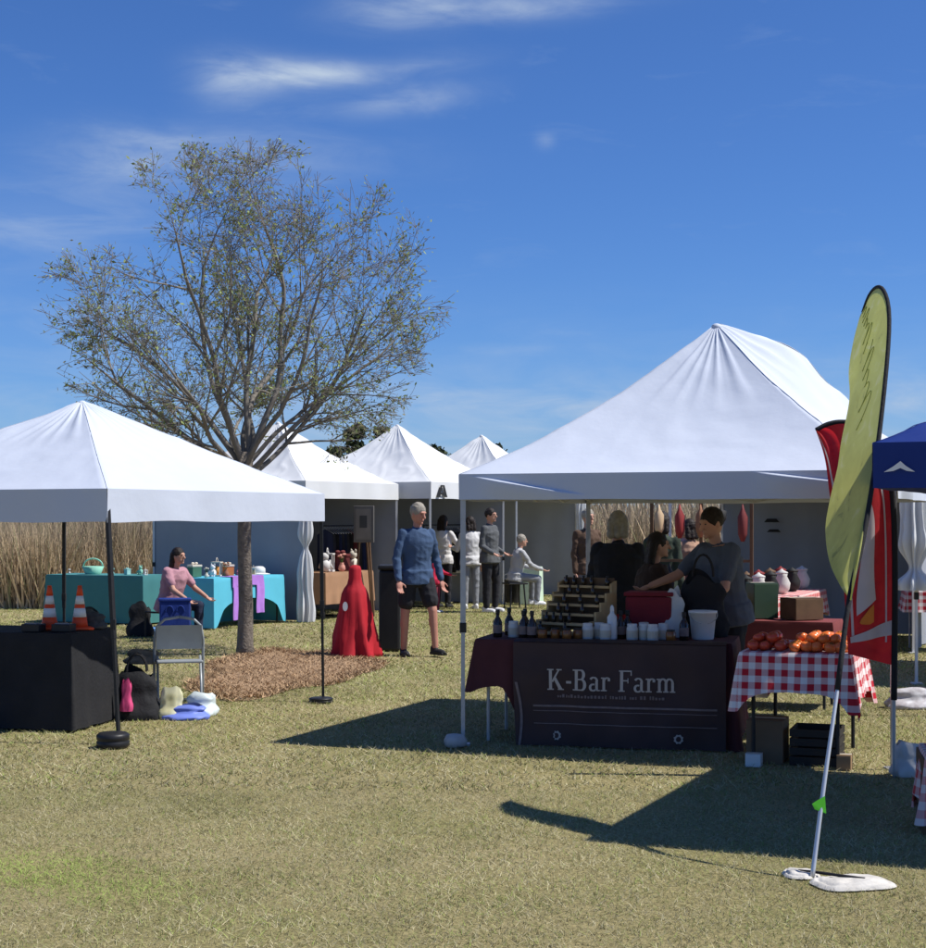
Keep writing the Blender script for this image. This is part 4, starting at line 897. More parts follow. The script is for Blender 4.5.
for i, (s_, t_, h_, m_, lb) in enumerate([(.3, .2, .34, dk[3], 'white ornament on the goods table nearest the curtain'), (.55, .3, .42, dk[3], 'tall white ornament on the goods table'), (.75, .15, .30, C('pinkish_felt', (.6, .28, .22)), 'pink ornament on the goods table'), (.95, .3, .40, dk[2], 'maroon ornament on the goods table'), (1.2, .2, .36, C('cream_felt', (0, 0, 0)), 'cream ornament at the far end of the goods table')]):
    figurine(lb, TO2 + U3 * s_ + V3 * t_ + Vector((0, 0, .75)), h_, m_, 50 + i)
pf = thing('framed_picture', 'tall framed picture on an easel inside the clothes tent', 'picture', Vector((-1.62, 26.15, 0)), R(-20))
MB().box((0, 0, 1.52), (.36, .03, .60)).build('frame', C('grey_frame', (.14, .13, .12)), pf, bevel=.006); MB().box((0, -.019, 1.52), (.27, .006, .50)).build('print', C('pale_print', (.20, .18, .16)), pf); MB().box((0, -.025, 1.56), (.13, .004, .2)).build('print_motif', C('charcoal_garment', (0, 0, 0)), pf)
for x, y in ((-.18, 0), (.18, 0), (0, .35)): MB().bar((x, y, .01), (x * .3, .03, 1.7), .025).build('easel_leg', DARKWOOD, pf)

# ------------------------------------------------------------------ goods under the far right tent
for k, (s_, lb) in enumerate(((0, 'nearer faded red gingham cloth on the row of tables behind the farm stand'), (1.95, 'farther faded red gingham cloth on the row of tables behind the farm stand'))):
    o_ = Vector((3.06, 16.2, 0)) + MBv * s_; o2_ = o_ + MBv * 0
    table('folding_table', 'folding table under the ' + lb.split(' cloth')[0] + ' cloth', o2_, (.372, .928), 1.83, .74, .74, BLACK_METAL, group='tables behind the farm stand')
    drape('tablecloth', lb, o2_, (.372, .928), 1.83, .74, .74, .27, GING_PINK, flare=.03, wave=.012, seed=k + 5, corner=.06)
for k in range(11):
    s_ = .25 + k * .33; t_ = .25 + .2 * (k % 2); p_ = Vector((3.06, 16.2, .752)) + MBv * s_ + Vector((-.928, .372, 0)) * t_
    m_ = [dk[0], C('dark_red_ware', (.25, .03, .03)), dk[3], DARKWOOD][k % 4]
    r = thing('craft_pot', ['black', 'dark red', 'white', 'brown'][k % 4] + ' pot on the row of gingham tables behind the farm stand', 'pot', p_, 0, ['black', 'dark red', 'white', 'brown'][k % 4] + ' pots on the gingham tables')
    MB().lathe([(.05, 0), (.09, .05), (.10, .12), (.06, .2), (.07, .23)], 14).build('body', m_, r, True); MB().lathe([(.072, .23), (.072, .245), (.02, .27), (.008, .285)], 12).build('lid', m_, r, True)
GT = Vector((5.35, 19.3, 0)); table('folding_table', 'folding table at the foot of the white side wall', GT, (.97, -.2), 1.5, .7, .74); drape('tablecloth', 'red gingham cloth on the table at the foot of the white side wall', GT, (.97, -.2), 1.5, .7, .74, .26, GING_RED, seed=12)
bag('folded_blanket', 'folded pink and dark blanket on the grass beyond the red flag pole', 'blanket', G(916, 708), (.50, .30, .18), mat('pink_white_print', (.5, .20, .22), .9, .5, 16, c2=(.65, .6, .6)), 61)
bag('white_bag_heap', 'crumpled white bag on the grass beside the tent leg and red flag', 'bag', G(908, 776), (.20, .20, .20), mat('grey_white_plastic', (.58, .57, .55), .6, .15, 9), 63)
CU = Vector((.97, -.2, 0)); CO = Vector((2.36, 8.15, 0))
crate('low_crate', 'low wooden crate under the blue canopy with gingham cloth over it', 'crate', CO + Vector((.30, .16, 0)), rz_of(CU), (.56, .44, .40), DARKWOOD)
drape('tablecloth', 'pink gingham cloth over the low crate under the blue canopy', CO, CU, .60, .46, .405, .23, GING_PINK, seed=13, corner=.12, flare=.03)

# ------------------------------------------------------------------ feather flags
def catmull(pts, n):
    out = []; P = [Vector(p) for p in pts]; P = [P[0] * 2 - P[1]] + P + [P[-1] * 2 - P[-2]]
    for i in range(1, len(P) - 2):
        for k in range(n):
            t = k / n; p0, p1, p2, p3 = P[i - 1:i + 3]
            out.append(.5 * ((2 * p1) + (p2 - p0) * t + (2 * p0 - 5 * p1 + 4 * p2 - p3) * t * t + (3 * p1 - p0 - 3 * p2 + p3) * t ** 3))
    out.append(P[-2].copy()); return out
def sample(pts, t):
    x_ = t * (len(pts) - 1); i = min(int(x_), len(pts) - 2); return pts[i].lerp(pts[i + 1], x_ - i)
YF = G(812, 879); fl = thing('feather_flag', 'lime yellow feather flag leaning back on a silver pole', 'flag', YF)
def yz(h): return 7.16 + 1.37 * (h / 2.9) ** 1.25     # the wind leans the pole back and away
def YP(px, py):                                    # pixel to point on the leaning pole's surface
    Y = 7.6
    for _ in range(12): h = CH + (HOR - py) * Y / FPX; Y = yz(max(0, h))
    return W(px, py, Y) - YF
pole_px = [(812, 879), (824, 785), (836, 700), (849, 600), (862, 545), (873, 480), (881, 420), (888, 350), (889, 310), (884, 291), (877, 287), (869, 296), (863, 312)]
tip_back = [0] * 8 + [.02, .08, .22, .40, .55]
pole = catmull([W(p[0], p[1], (YP(*p) + YF).y + o) - YF for p, o in zip(pole_px, tip_back)], 8)
def part_of(t0, t1): return [sample(pole, t0 + (t1 - t0) * k / 30) for k in range(31)]
nseg = len(pole_px) - 1
MB().tube(part_of(0, 3.2 / nseg), [.011 - .003 * k / 30 for k in range(31)], 10).build('pole', mat('silver_pole', (.62, .63, .64), .35, .05, metal=.5), fl, True)
MB().tube(part_of(2.1 / nseg, 1), [.013 - .003 * k / 30 for k in range(31)], 8).build('sleeve', BLACK_CLOTH, fl, True)
left_px = [(851, 600), (838, 583), (827, 560), (824, 530), (830, 500), (838, 468), (841, 440), (848, 400), (848, 372), (853, 345), (859, 322), (863, 312)]
def YL(px, py):                                    # the free edge blows back from the pole
    q = YP(px, py) + YF; f = smoothstep(600, 520, py) if False else min(1, max(0, (600 - py) / 70)) 
    return W(px, py, q.y + .55 * f) - YF
left = catmull([YL(*p) for p in left_px], 8)
right = [sample(pole, 3 / nseg + (1 - 3 / nseg) * k / 88) for k in range(89)]
def flagpt(u, v):
    a_ = sample(right, v); b_ = sample(left, v); p = a_.lerp(b_, u); w_ = (a_ - b_).length
    p.y += -.05 * math.sin(PI * u) * math.sin(v * 9 + u * 2) * min(1, w_ / .1) - .035 * math.sin(u * 5 + v * 14) * u * (1 - .5 * v) - .03 * (1 - v) * math.sin(u * 7)
    return p
def flag_mat(name, cols):
    m = bpy.data.materials.new(name); m.use_nodes = True; nt = m.node_tree; N = nt.nodes; Lk = nt.links; p = N['Principled BSDF']; p.inputs['Roughness'].default_value = .6
    tc = N.new('ShaderNodeTexCoord'); nz = N.new('ShaderNodeTexNoise'); nz.inputs['Scale'].default_value = 7; nz.inputs['Detail'].default_value = 3; nz.inputs['Distortion'].default_value = 1.2; Lk.new(tc.outputs['Object'], nz.inputs['Vector'])
    r = N.new('ShaderNodeValToRGB'); e = r.color_ramp.elements; e[0].position = cols[0][0]; e[0].color = (*cols[0][1], 1); e[1].position = cols[-1][0]; e[1].color = (*cols[-1][1], 1)
    for q_, c_ in cols[1:-1]: z_ = e.new(q_); z_.color = (*c_, 1)
    Lk.new(nz.outputs[0], r.inputs[0]); Lk.new(r.outputs[0], p.inputs['Base Color'])
    tr = N.new('ShaderNodeBsdfTranslucent'); Lk.new(r.outputs[0], tr.inputs[0]); ms = N.new('ShaderNodeMixShader'); ms.inputs[0].default_value = .5
    o = N['Material Output']; Lk.new(p.outputs[0], ms.inputs[1]); Lk.new(tr.outputs[0], ms.inputs[2]); Lk.new(ms.outputs[0], o.inputs[0]); return m
LIME = flag_mat('lime_flag_fabric', [(.30, (.36, .38, .12)), (.36, (.58, .58, .17)), (.6, (.64, .65, .19)), (.7, (.70, .69, .30))])
MB().grid(flagpt, 16, 110).build('flag_fabric', LIME, fl, True)
# faint dark script running up the lime flag, too small to read
scr = MB()
for v0, v1, u0, amp in ((.40, .60, .42, .13), (.64, .82, .48, .15), (.84, .92, .50, .12)):
    pts_ = []
    for k in range(120):
        q_ = k / 119; ph = q_ * (v1 - v0) * 150
        pts_.append(flagpt(u0 + amp * math.sin(ph) * (.6 + .4 * math.sin(ph * .31)), v0 + (v1 - v0) * q_ + .008 * math.cos(ph * 1.0)) + Vector((-.004, -.008, 0)))
    scr.tube(pts_, .0022, 4)
kind(scr.build('printed_script', mat('olive_print', (.36, .39, .09), .8), fl), 'stuff')
tg = MB(); b_ = sample(pole, .80 / nseg); tg.add([b_ + Vector((.012, -.014, .035)), b_ + Vector((.018, -.014, -.045)), b_ + Vector((-.035, -.018, -.025)), b_ + Vector((-.048, -.02, .0)), b_ + Vector((-.03, -.018, .012))], [(0, 1, 2, 3, 4)])
tg.build('tag', mat('neon_green', (.12, .62, .04), .6), fl)
# white water-bag weight on the flag's foot
def lobe(p, r, h, seed, nm):
    def fn(u, v):
        a = 2 * PI * u; e = abs(math.cos(a)) ** .7 * (1 if math.cos(a) > 0 else -1), abs(math.sin(a)) ** .7 * (1 if math.sin(a) > 0 else -1)
        k = math.sin(PI / 2 * min(1, v * 1.6)) if False else (1 - v) ** .35; q = 1 + .13 * nz3(math.cos(a) * 1.3 + seed, math.sin(a) * 1.3, 0)
        return Vector((r * k * q * e[0], r * k * q * e[1], .003 + h * (1 - (1 - v) ** 2) * (.75 + .5 * nz3(math.cos(a) * 2 * k, math.sin(a) * 2 * k, seed)) - .006 * math.exp(-((k - .8) / .05) ** 2)))
    m = MB().grid(fn, 40, 14)
    return m.build(nm, mat('dirty_white_vinyl', (.56, .53, .48), .75, .3, 7, .5, 22), wt, True, loc=p)
wt = thing('flag_weight', 'flat dirty white weight bag at the foot of the lime flag', 'weight', YF)
lobe((-.04, .05, .004), .085, .028, 1, 'bag_lobe'); lb_ = lobe((.15, -.13, .004), .15, .036, 3, 'bag_lobe')
MB().tube([(-.05, .05, .026), (.02, 0, .03), (.10, -.09, .036), (.2, -.15, .034)], .007, 6).build('strap', BLACK_CLOTH, wt, True); lb_.scale = (1.25, .85, 1); lb_.rotation_euler.z = .2

RF = G(894, 778); rfl = thing('feather_flag', 'red feather flag with white stripe on a grey pole beside the tent leg', 'flag', RF)
def RP(px, py): return W(px, py, RF.y) - RF
rp_px = [(894, 778), (894, 700), (895, 600), (894, 520), (889, 470), (876, 438), (858, 425), (842, 422), (828, 424), (816, 430)]
rpole = catmull([RP(*p) for p in rp_px], 8); nr = len(rp_px) - 1
MB().tube([sample(rpole, 1.2 / nr * k / 10) for k in range(11)], .011, 10).build('pole', GREY_METAL, rfl, True)
MB().tube([sample(rpole, (1.0 + (nr - 1.0) * k / 50) / nr) for k in range(51)], [.020 - .006 * k / 50 for k in range(51)], 8).build('sleeve', BLACK_CLOTH, rfl, True)
rleft = catmull([RP(*p) for p in [(848, 654), (846, 620), (843, 580), (838, 550), (833, 520), (829, 490), (826, 465), (822, 448), (816, 431)]], 8)
rright = [sample(rpole, (1.35 + (nr - 1.35) * k / 80) / nr) for k in range(81)]
def rpt(u, v, l=0):
    a_ = sample(rright, v); b_ = sample(rleft, v); p = a_.lerp(b_, u); p.y += .035 * math.sin(u * 6 + v * 7) * math.sin(PI * min(1, u + .1)) - l; return p
RED_FLAG = flag_mat('red_flag_fabric', [(.3, (.46, .015, .025)), (.5, (.56, .02, .03)), (.7, (.62, .03, .03))])
MB().grid(rpt, 16, 80).build('flag_fabric', RED_FLAG, rfl, True)
WPR = mat('white_flag_print', (.72, .66, .66), .7, .06, trans=.3); ORP = mat('orange_flag_print', (.70, .20, .03), .7)
for sgn in (.008, -.008):
    MB().grid(lambda u, v: rpt(.86 + .05 * u, .06 + .92 * v, sgn), 2, 60).build('white_stripe', WPR, rfl, True)
    MB().grid(lambda u, v: rpt(.15 + .035 * u, .03 + .60 * v, sgn), 2, 40).build('white_stripe', WPR, rfl, True)
    MB().grid(lambda u, v: rpt(.04 + .9 * u, .035 + .02 * v + .004, sgn * 1.3), 14, 2).build('white_stripe', WPR, rfl, True)
    MB().grid(lambda u, v: rpt(.40 + (.40 * u + .05 * math.sin(v * 6)) * (1 - .75 * v), .11 + .26 * v, sgn * 1.2), 6, 20).build('white_graphic', WPR, rfl, True)
    MB().grid(lambda u, v: rpt(.33 + .30 * u * math.sin(PI * (.1 + .8 * v)), .36 + .10 * v + .03 * u, sgn * 1.4), 6, 10).build('orange_graphic', ORP, rfl, True)
    MB().grid(lambda u, v: rpt(.45 + .30 * u * math.sin(PI * (.1 + .8 * v)), .07 + .035 * v, sgn * 1.5), 6, 6).build('orange_graphic', ORP, rfl, True)

# ------------------------------------------------------------------ people
_dg = None
def bake(mb, name, m, parent, voxel, smooth=4, wrinkle=0, wscale=7, seed=0):
    me = mb.mesh(name + '_raw', m); tmp = bpy.data.objects.new('tmp', me); col.objects.link(tmp)
    rm = tmp.modifiers.new('r', 'REMESH'); rm.mode = 'VOXEL'; rm.voxel_size = voxel; rm.use_smooth_shade = True
    if smooth: sm = tmp.modifiers.new('s', 'SMOOTH'); sm.factor = .5; sm.iterations = smooth
    dg = bpy.context.evaluated_depsgraph_get(); out = bpy.data.meshes.new_from_object(tmp.evaluated_get(dg)); bpy.data.objects.remove(tmp); bpy.data.meshes.remove(me)
    if wrinkle:
        n = len(out.vertices); co = np.zeros(n * 3); out.vertices.foreach_get('co', co); co = co.reshape(-1, 3); nn = np.zeros(n * 3); out.vertices.foreach_get('normal', nn); nn = nn.reshape(-1, 3)
        w = np.array([.5 - 1.6 * abs(noise.noise(Vector((c_[0] * wscale * .7 + c_[2] * 3, c_[1] * wscale * .7, c_[2] * wscale * 1.1 + seed)))) + .3 * noise.noise(Vector((c_[0] * wscale * 2.3, c_[1] * wscale * 2.3, c_[2] * wscale * 2 + seed))) for c_ in co])
        out.vertices.foreach_set('co', (co + nn * (w * wrinkle)[:, None]).ravel()); out.update()
    out.name = name; out.materials.clear(); out.materials.append(m)
    out.polygons.foreach_set('use_smooth', [True] * len(out.polygons))
    o = bpy.data.objects.new(name, out); col.objects.link(o); o.parent = parent; return o
def V3d(x, y, z): return Vector((x, y, z))
def person(label, loc, rz, H, P, top, bottom, shoes, hair, skin=None, sleeve='long', leg='long', hairlen=0, group=None, voxel=.011, hat=None, bulk=1.0, seed=0):
    """figure faces -Y; P holds limb directions (unit-ish vectors) for l/r: ua fa (arms) th sh (legs); lean, hx (head turn)"""
    skin = skin or SKIN; k = H / 1.75; root = thing('person', label, 'person', loc, rz, group)
    lean = P.get('lean', 0); rot = Matrix.Rotation(lean, 3, 'X')                       # + leans forward (towards -Y)
    J = {}
    th = {s: Vector(P.get('th' + s, (.03 if s == 'l' else -.03, 0, -1))).normalized() for s in 'lr'}; sh = {s: Vector(P.get('sh' + s, (0, .02, -1))).normalized() for s in 'lr'}
    LT_, LS, LU_, LF = .43 * k, .42 * k, .30 * k, .26 * k
    hipx = .095 * k; low = min(LT_ * th[s].z + LS * sh[s].z for s in 'lr'); hz = -low + .085 * k
    if 'seat' in P: hz = P['seat'] + .10 * k
    pel = V3d(0, 0, hz)
    for s, sg in (('l', 1), ('r', -1)):
        J['hip' + s] = pel + V3d(sg * hipx, 0, 0); J['knee' + s] = J['hip' + s] + th[s] * LT_; J['ank' + s] = J['knee' + s] + sh[s] * LS
    T = lambda x, y, z: pel + rot @ V3d(x * k, y * k, z * k)                           # torso space
    for s, sg in (('l', 1), ('r', -1)):
        J['sho' + s] = T(sg * .172, .01, .475); ua = Vector(P.get('ua' + s, (sg * .12, .03, -1))).normalized(); fa = Vector(P.get('fa' + s, (sg * .04, -.15, -1))).normalized()
        J['elb' + s] = J['sho' + s] + ua * LU_; J['wri' + s] = J['elb' + s] + fa * LF; J['fa' + s] = fa
    hd = Matrix.Rotation(P.get('hx', 0), 3, 'Z') @ Matrix.Rotation(P.get('nod', 0), 3, 'X'); neck = T(0, .01, .57); hc = neck + rot @ V3d(0, -.01 * k, .0) + V3d(0, -.02 * k * (1 + 2 * math.sin(lean)), .135 * k)
    Hd = lambda x, y, z: hc + hd @ V3d(x * k, y * k, z * k)
    b = MB()
    def ring_loft(mb, rings, n=16):
        vs = []; fs = []
        for (c_, rx, ry, M_) in rings:
            for j in range(n):
                a = 2 * PI * j / n; vs.append(c_ + M_ @ V3d(rx * math.cos(a), ry * math.sin(a), 0))
        for i in range(len(rings) - 1):
            for j in range(n): a_ = i * n + j; b_ = i * n + (j + 1) % n; fs.append((a_, b_, b_ + n, a_ + n))
        fs.append(tuple(range(n - 1, -1, -1))); fs.append(tuple((len(rings) - 1) * n + j for j in range(n))); mb.add(vs, fs)
    def torso(mb, g, z0=-.06, z1=.54):
        zz = [(-.10, .13, .10), (-.03, .165, .115), (.06, .160, .110), (.16, .145, .10), (.28, .160, .112), (.40, .170, .115), (.47, .145, .092), (.53, .085, .070)]
        ring_loft(mb, [(T(0, 0, z), rx * k * bulk + g, ry * k * bulk + g, rot) for z, rx, ry in zz if z0 <= z <= z1])
    torso(b, -.024, -.12, .6); b.capsule(T(0, .01, .50), hc - V3d(0, -.01, .05 * k), .052 * k, .048 * k)
    b.ell(hc, (.073 * k, .092 * k, .112 * k), 16, 12, hd); b.ell(Hd(0, -.03, -.055), (.055 * k, .058 * k, .058 * k), 12, 8, hd)       # skull and jaw
    b.capsule(Hd(0, -.093, .01), Hd(0, -.112, -.028), .010 * k, .016 * k, 8); b.ell(Hd(0, -.082, .028), (.05 * k, .016 * k, .012 * k), 10, 6, hd)   # nose, brow
    b.ell(Hd(0, -.084, -.062), (.026 * k, .012 * k, .010 * k), 8, 6, hd); b.ell(Hd(0, -.078, -.095), (.022 * k, .018 * k, .018 * k), 8, 6, hd)      # lips, chin
    for sg in (-1, 1): b.ell(Hd(sg * .075, .005, -.01), (.012 * k, .02 * k, .032 * k), 8, 6, hd)
    for s, sg in (('l', 1), ('r', -1)):
        cv = .62 if sleeve == 'long' else 1.0; b.capsule(J['sho' + s], J['elb' + s], .050 * k * min(cv, .8), .040 * k * cv); b.capsule(J['elb' + s], J['wri' + s], .042 * k * cv, .028 * k * max(cv, .85))
        fa = J['fa' + s]; side = fa.cross(V3d(0, 0, 1)); side = side.normalized() if side.length > .2 else V3d(0, 1, 0); nrm = fa.cross(side).normalized()
        w0 = J['wri' + s]; pc = w0 + fa * .055 * k
        b.ell(pc, (.018 * k, .040 * k, .055 * k), 10, 8, Matrix((nrm, side, fa)).transposed())
        for q_, (o_, ln) in enumerate(((-.030, .075), (-.010, .085), (.010, .080), (.028, .062))):
            f0 = w0 + fa * .095 * k + side * o_ * k; f1 = f0 + (fa * .8 + nrm * .25 * -1).normalized() * ln * .5 * k; f2 = f1 + (fa * .6 - nrm * .7).normalized() * ln * .5 * k
            b.capsule(f0, f1, .0095 * k, .009 * k, 6); b.capsule(f1, f2, .009 * k, .0075 * k, 6)
        t0 = w0 + fa * .03 * k - side * .03 * k; t1 = t0 + (fa * .6 - side * .7 - nrm * .2).normalized() * .045 * k; t2 = t1 + (fa * .9 - side * .1 - nrm * .3).normalized() * .03 * k
        b.capsule(t0, t1, .012 * k, .010 * k, 6); b.capsule(t1, t2, .010 * k, .008 * k, 6)
        lv = .68 if leg == 'long' else 1.0; b.capsule(J['hip' + s], J['knee' + s], .080 * k * .85, .055 * k * lv); b.capsule(J['knee' + s], J['ank' + s], .054 * k * lv, .036 * k * max(lv, .8))
        if leg != 'long': b.ell(J['knee' + s].lerp(J['ank' + s], .28) + V3d(0, .018 * k, 0), (.05 * k, .055 * k, .10 * k), 10, 8)
    body = bake(b, 'body', skin, root, voxel * .8, 3)
    eyes = MAT_EYE
    for sg in (-1, 1): MB().ell(Hd(sg * .031, -.084, .008), (.010 * k, .006 * k, .006 * k), 8, 6, hd).build('eye', eyes, root, True)
    # top
    s_ = MB(); torso(s_, .018, -.02, .55); ring_loft(s_, [(T(0, 0, z), rx * k * bulk + .032, ry * k * bulk + .032, rot) for z, rx, ry in ((-.10, .172, .122), (-.03, .170, .118), (.06, .160, .110))])
    s_.capsule(J['shol'], J['shor'], .050 * k, .050 * k)
    for s in 'lr':
        if sleeve == 'long': s_.capsule(J['sho' + s], J['elb' + s], .056 * k * bulk, .050 * k); s_.capsule(J['elb' + s], J['wri' + s].lerp(J['elb' + s], .08) if False else J['wri' + s].lerp(J['elb' + s], .08), .050 * k, .038 * k)
        else: s_.capsule(J['sho' + s], J['sho' + s].lerp(J['elb' + s], .7), .058 * k * bulk, .060 * k)
    s_.capsule(T(0, .012, .49), T(0, .010, .525), .066 * k, .060 * k)
    bake(s_, 'top', top, root, voxel, 3, .012, 9, seed)
    # bottom
    t_ = MB(); ring_loft(t_, [(T(0, 0, z), rx * k * bulk + .004, ry * k * bulk + .004, rot) for z, rx, ry in ((-.13, .12, .10), (-.05, .17, .12), (.04, .162, .112), (.09, .155, .106))])
    for s in 'lr':
        if leg == 'long': t_.capsule(J['hip' + s], J['knee' + s], .098 * k * bulk, .070 * k); t_.capsule(J['knee' + s], J['ank' + s].lerp(J['knee' + s], .06), .070 * k, .056 * k)
        else: t_.capsule(J['hip' + s], J['hip' + s].lerp(J['knee' + s], .72), .105 * k, .098 * k)
    bake(t_, 'shorts' if leg == 'short' else 'trousers', bottom, root, voxel, 3, .009, 8, seed + 9)
    for s in 'lr':
        a_ = J['ank' + s]; yaw = P.get('foot' + s, 0); Rz_ = Matrix.Rotation(yaw, 3, 'Z'); f = MB(); g0 = V3d(a_.x, a_.y, a_.z - .085 * k)
        f.ell(g0 + Rz_ @ V3d(0, -.06 * k, .035 * k), (.045 * k, .13 * k, .038 * k), 14, 8, Rz_); f.ell(g0 + Rz_ @ V3d(0, .02 * k, .06 * k), (.042 * k, .06 * k, .06 * k), 12, 8, Rz_); f.box(g0 + Rz_ @ V3d(0, -.055 * k, .016 * k), (.078 * k, .24 * k, .028 * k), Rz_)
        bake(f, 'shoe', shoes, root, voxel * .8, 2)
    if hair is not None:
        h_ = MB(); h_.ell(Hd(0, .014, .030), (.086 * k, .099 * k, .100 * k), 16, 10, hd)
        if hairlen > 0:
            for x_ in (-.055, 0, .055): h_.capsule(Hd(x_, .055, .02), Hd(x_ * 1.1, .085, -.06 - hairlen), .042 * k, .038 * k)
        cut = MB()
        o_ = bake(h_, 'hair', hair, root, voxel * .8, 2, .005, 26, seed + 4)
    if hat is not None:
        h_ = MB().lathe([(.088 * k, .045 * k), (.085 * k, .10 * k), (.055 * k, .135 * k), (.01, .142 * k)], 18); ho = h_.build('cap', hat, root, True); ho.location = hc; ho.rotation_euler = hd.to_euler()
    return root
MAT_EYE = mat('eye_dark', (.03, .02, .02), .3)
F_ = lambda n, c, v=.18: mat(n, c, .88, v, 6, .2, 50)
NAVYT = F_('slate_blue_pullover', (.050, .088, .165)); BLKT = F_('black_knit', (.018, .017, .018)); BROWNT = F_('dark_brown_knit', (.045, .026, .018)); GREYT = F_('blue_grey_shirt', (.085, .10, .13)); PINKT = F_('dusty_pink_shirt', (.42, .22, .26)); WHT = F_('white_shirt', (.68, .66, .64), .06)
REDT = F_('red_jacket', (.50, .02, .06)); DGREY = F_('dark_grey_jacket', (.10, .105, .11)); LG = F_('light_grey_top', (.40, .40, .40)); JEANB = F_('black_trousers', (.02, .02, .024)); LGT = F_('grey_trousers', (.24, .25, .27)); NAVYP = F_('navy_trousers', (.02, .026, .055)); BLKSH = mat('black_shoe', (.02, .02, .02), .6); WHSH = mat('white_shoe', (.7, .7, .7), .6)
REDP = F_('red_apron_trousers', (.34, .02, .035))
# man in the blue pullover, mid-stride on the lawn
person('man in a blue pullover and black shorts walking on the lawn', (-.545, 18.75, 0), R(24), 1.79, dict(lean=.05, thl=(.12, -.34, -1), shl=(.06, -.04, -1), thr=(-.08, .06, -1), shr=(0, .10, -1), ual=(.30, .16, -1), fal=(.14, -.26, -1), uar=(-.30, -.06, -1), far=(-.02, -.34, -1), hx=R(24), nod=R(14), footl=R(14), footr=R(-8)), NAVYT, JEANB, BLKSH, HAIR_GREY, SKIN_RED, leg='short', voxel=.009, bulk=1.03, seed=1)
# seated woman
person('seated woman in a dusty pink shirt reaching over the blue bin', (-3.98, 21.65, 0), R(62), 1.66, dict(seat=.36, lean=.25, thl=(.12, -1, -.05), thr=(-.12, -1, -.05), shl=(0, .05, -1), shr=(0, -.05, -1), ual=(.25, -.55, -.8), fal=(-.1, -.85, -.45), uar=(-.2, -.5, -.8), far=(.1, -.85, -.5)), PINKT, NAVYP, BLKSH, HAIR_DARK, sleeve='short', hairlen=.14, bulk=1.2, seed=2)
st = thing('camp_stool', 'dark camp stool under the seated woman', 'stool', (-4.02, 21.68, 0), R(62)); MB().grid(lambda u, v: Vector((-.2 + .4 * u, -.18 + .38 * v, .352 - .03 * math.sin(PI * u))), 8, 6).build('seat', BLACK_CLOTH, st, True)
for x, y in ((-.2, -.18), (.2, -.18), (-.2, .2), (.2, .2)): MB().tube([(x, y, .0), (x, y, .36)], .011, 6).build('leg', BLACK_METAL, st)
for x in (-.2, .2): MB().tube([(x, -.18, .352), (x, .2, .352)], .011, 6).build('rail', BLACK_METAL, st)
bag('backpack', 'dark backpack on the grass behind the seated woman', 'bag', (-4.42, 21.9, 0), (.34, .24, .46), BLACK_CLOTH, 71)
# shoppers before the far tents
person('woman in a white shirt and dark trousers shopping behind the child in red', (-.36, 28.9, 0), R(150), 1.66, dict(uar=(-.3, -.5, -.8), far=(.2, -.8, .1)), WHT, JEANB, BLKSH, HAIR_DARK, hairlen=.08, seed=3)
person('child in a red jacket among the shoppers', (-.46, 27.4, 0), R(70), 1.02, dict(ual=(.2, -.5, -.8), fal=(0, -.9, -.2)), REDT, F_('maroon_trousers', (.2, .03, .05)), WHSH, HAIR_DARK, seed=4)
person('woman in a pale grey top and grey trousers among the shoppers', (.13, 28.4, 0), R(200), 1.64, dict(ual=(.2, -.3, -.9), fal=(0, -.9, .1)), F_('pale_top', (.58, .57, .56), .06), LGT, WHSH, HAIR_DARK, hairlen=.06, seed=5)
person('man in a dark grey jacket and black trousers among the shoppers', (.46, 27.5, 0), R(60), 1.78, dict(thl=(.12, -.1, -1), shl=(.0, .05, -1), ual=(.1, .2, -1), fal=(.0, -.8, -.4), uar=(-.15, .1, -1), far=(0, -.8, -.4)), DGREY, JEANB, WHSH, HAIR_DARK, bulk=1.1, seed=6)
person('person in a light grey top sitting by the pale green cloth', (.93, 28.6, 0), R(110), 1.62, dict(seat=.48, lean=.2, thl=(.1, -1, -.1), thr=(-.1, -1, -.1), shl=(0, .05, -1), shr=(0, .05, -1), ual=(.2, -.5, -.8), fal=(-.1, -.9, -.3), uar=(-.2, -.5, -.8), far=(.1, -.9, -.3)), LG, LGT, WHSH, HAIR_GREY, seed=7)
# farm stand people
person('grey-haired person in a black top inside the farm stand', (1.33, 13.75, 0), R(170), 1.67, dict(lean=.06, ual=(.25, -.2, -1), fal=(-.3, -.8, -.1), uar=(-.25, -.2, -1), far=(.3, -.8, -.1)), BLKT, REDP, BLKSH, HAIR_GREY, bulk=1.25, hairlen=.03, seed=8, voxel=.009)
person('short dark-haired person in a brown top inside the farm stand', (1.49, 12.85, 0), R(95), 1.50, dict(lean=.12, ual=(.15, -.45, -.9), fal=(-.1, -1, -.1), uar=(-.15, -.45, -.9), far=(.1, -1, -.1)), BROWNT, REDP, BLKSH, HAIR_DARK, bulk=1.25, hairlen=.10, seed=9, voxel=.009)
person('man in a blue-grey shirt bending over the farm stand', (2.03, 12.35, 0), R(-62), 1.70, dict(lean=.20, ual=(.2, -.35, -.9), fal=(.0, -.75, -.55), uar=(-.2, -.75, -.65), far=(.0, -1, -.30), nod=R(12), thl=(.06, -.05, -1), thr=(-.06, .08, -1)), GREYT, JEANB, BLKSH, HAIR_DARK, sleeve='short', bulk=1.3, seed=10, voxel=.009)
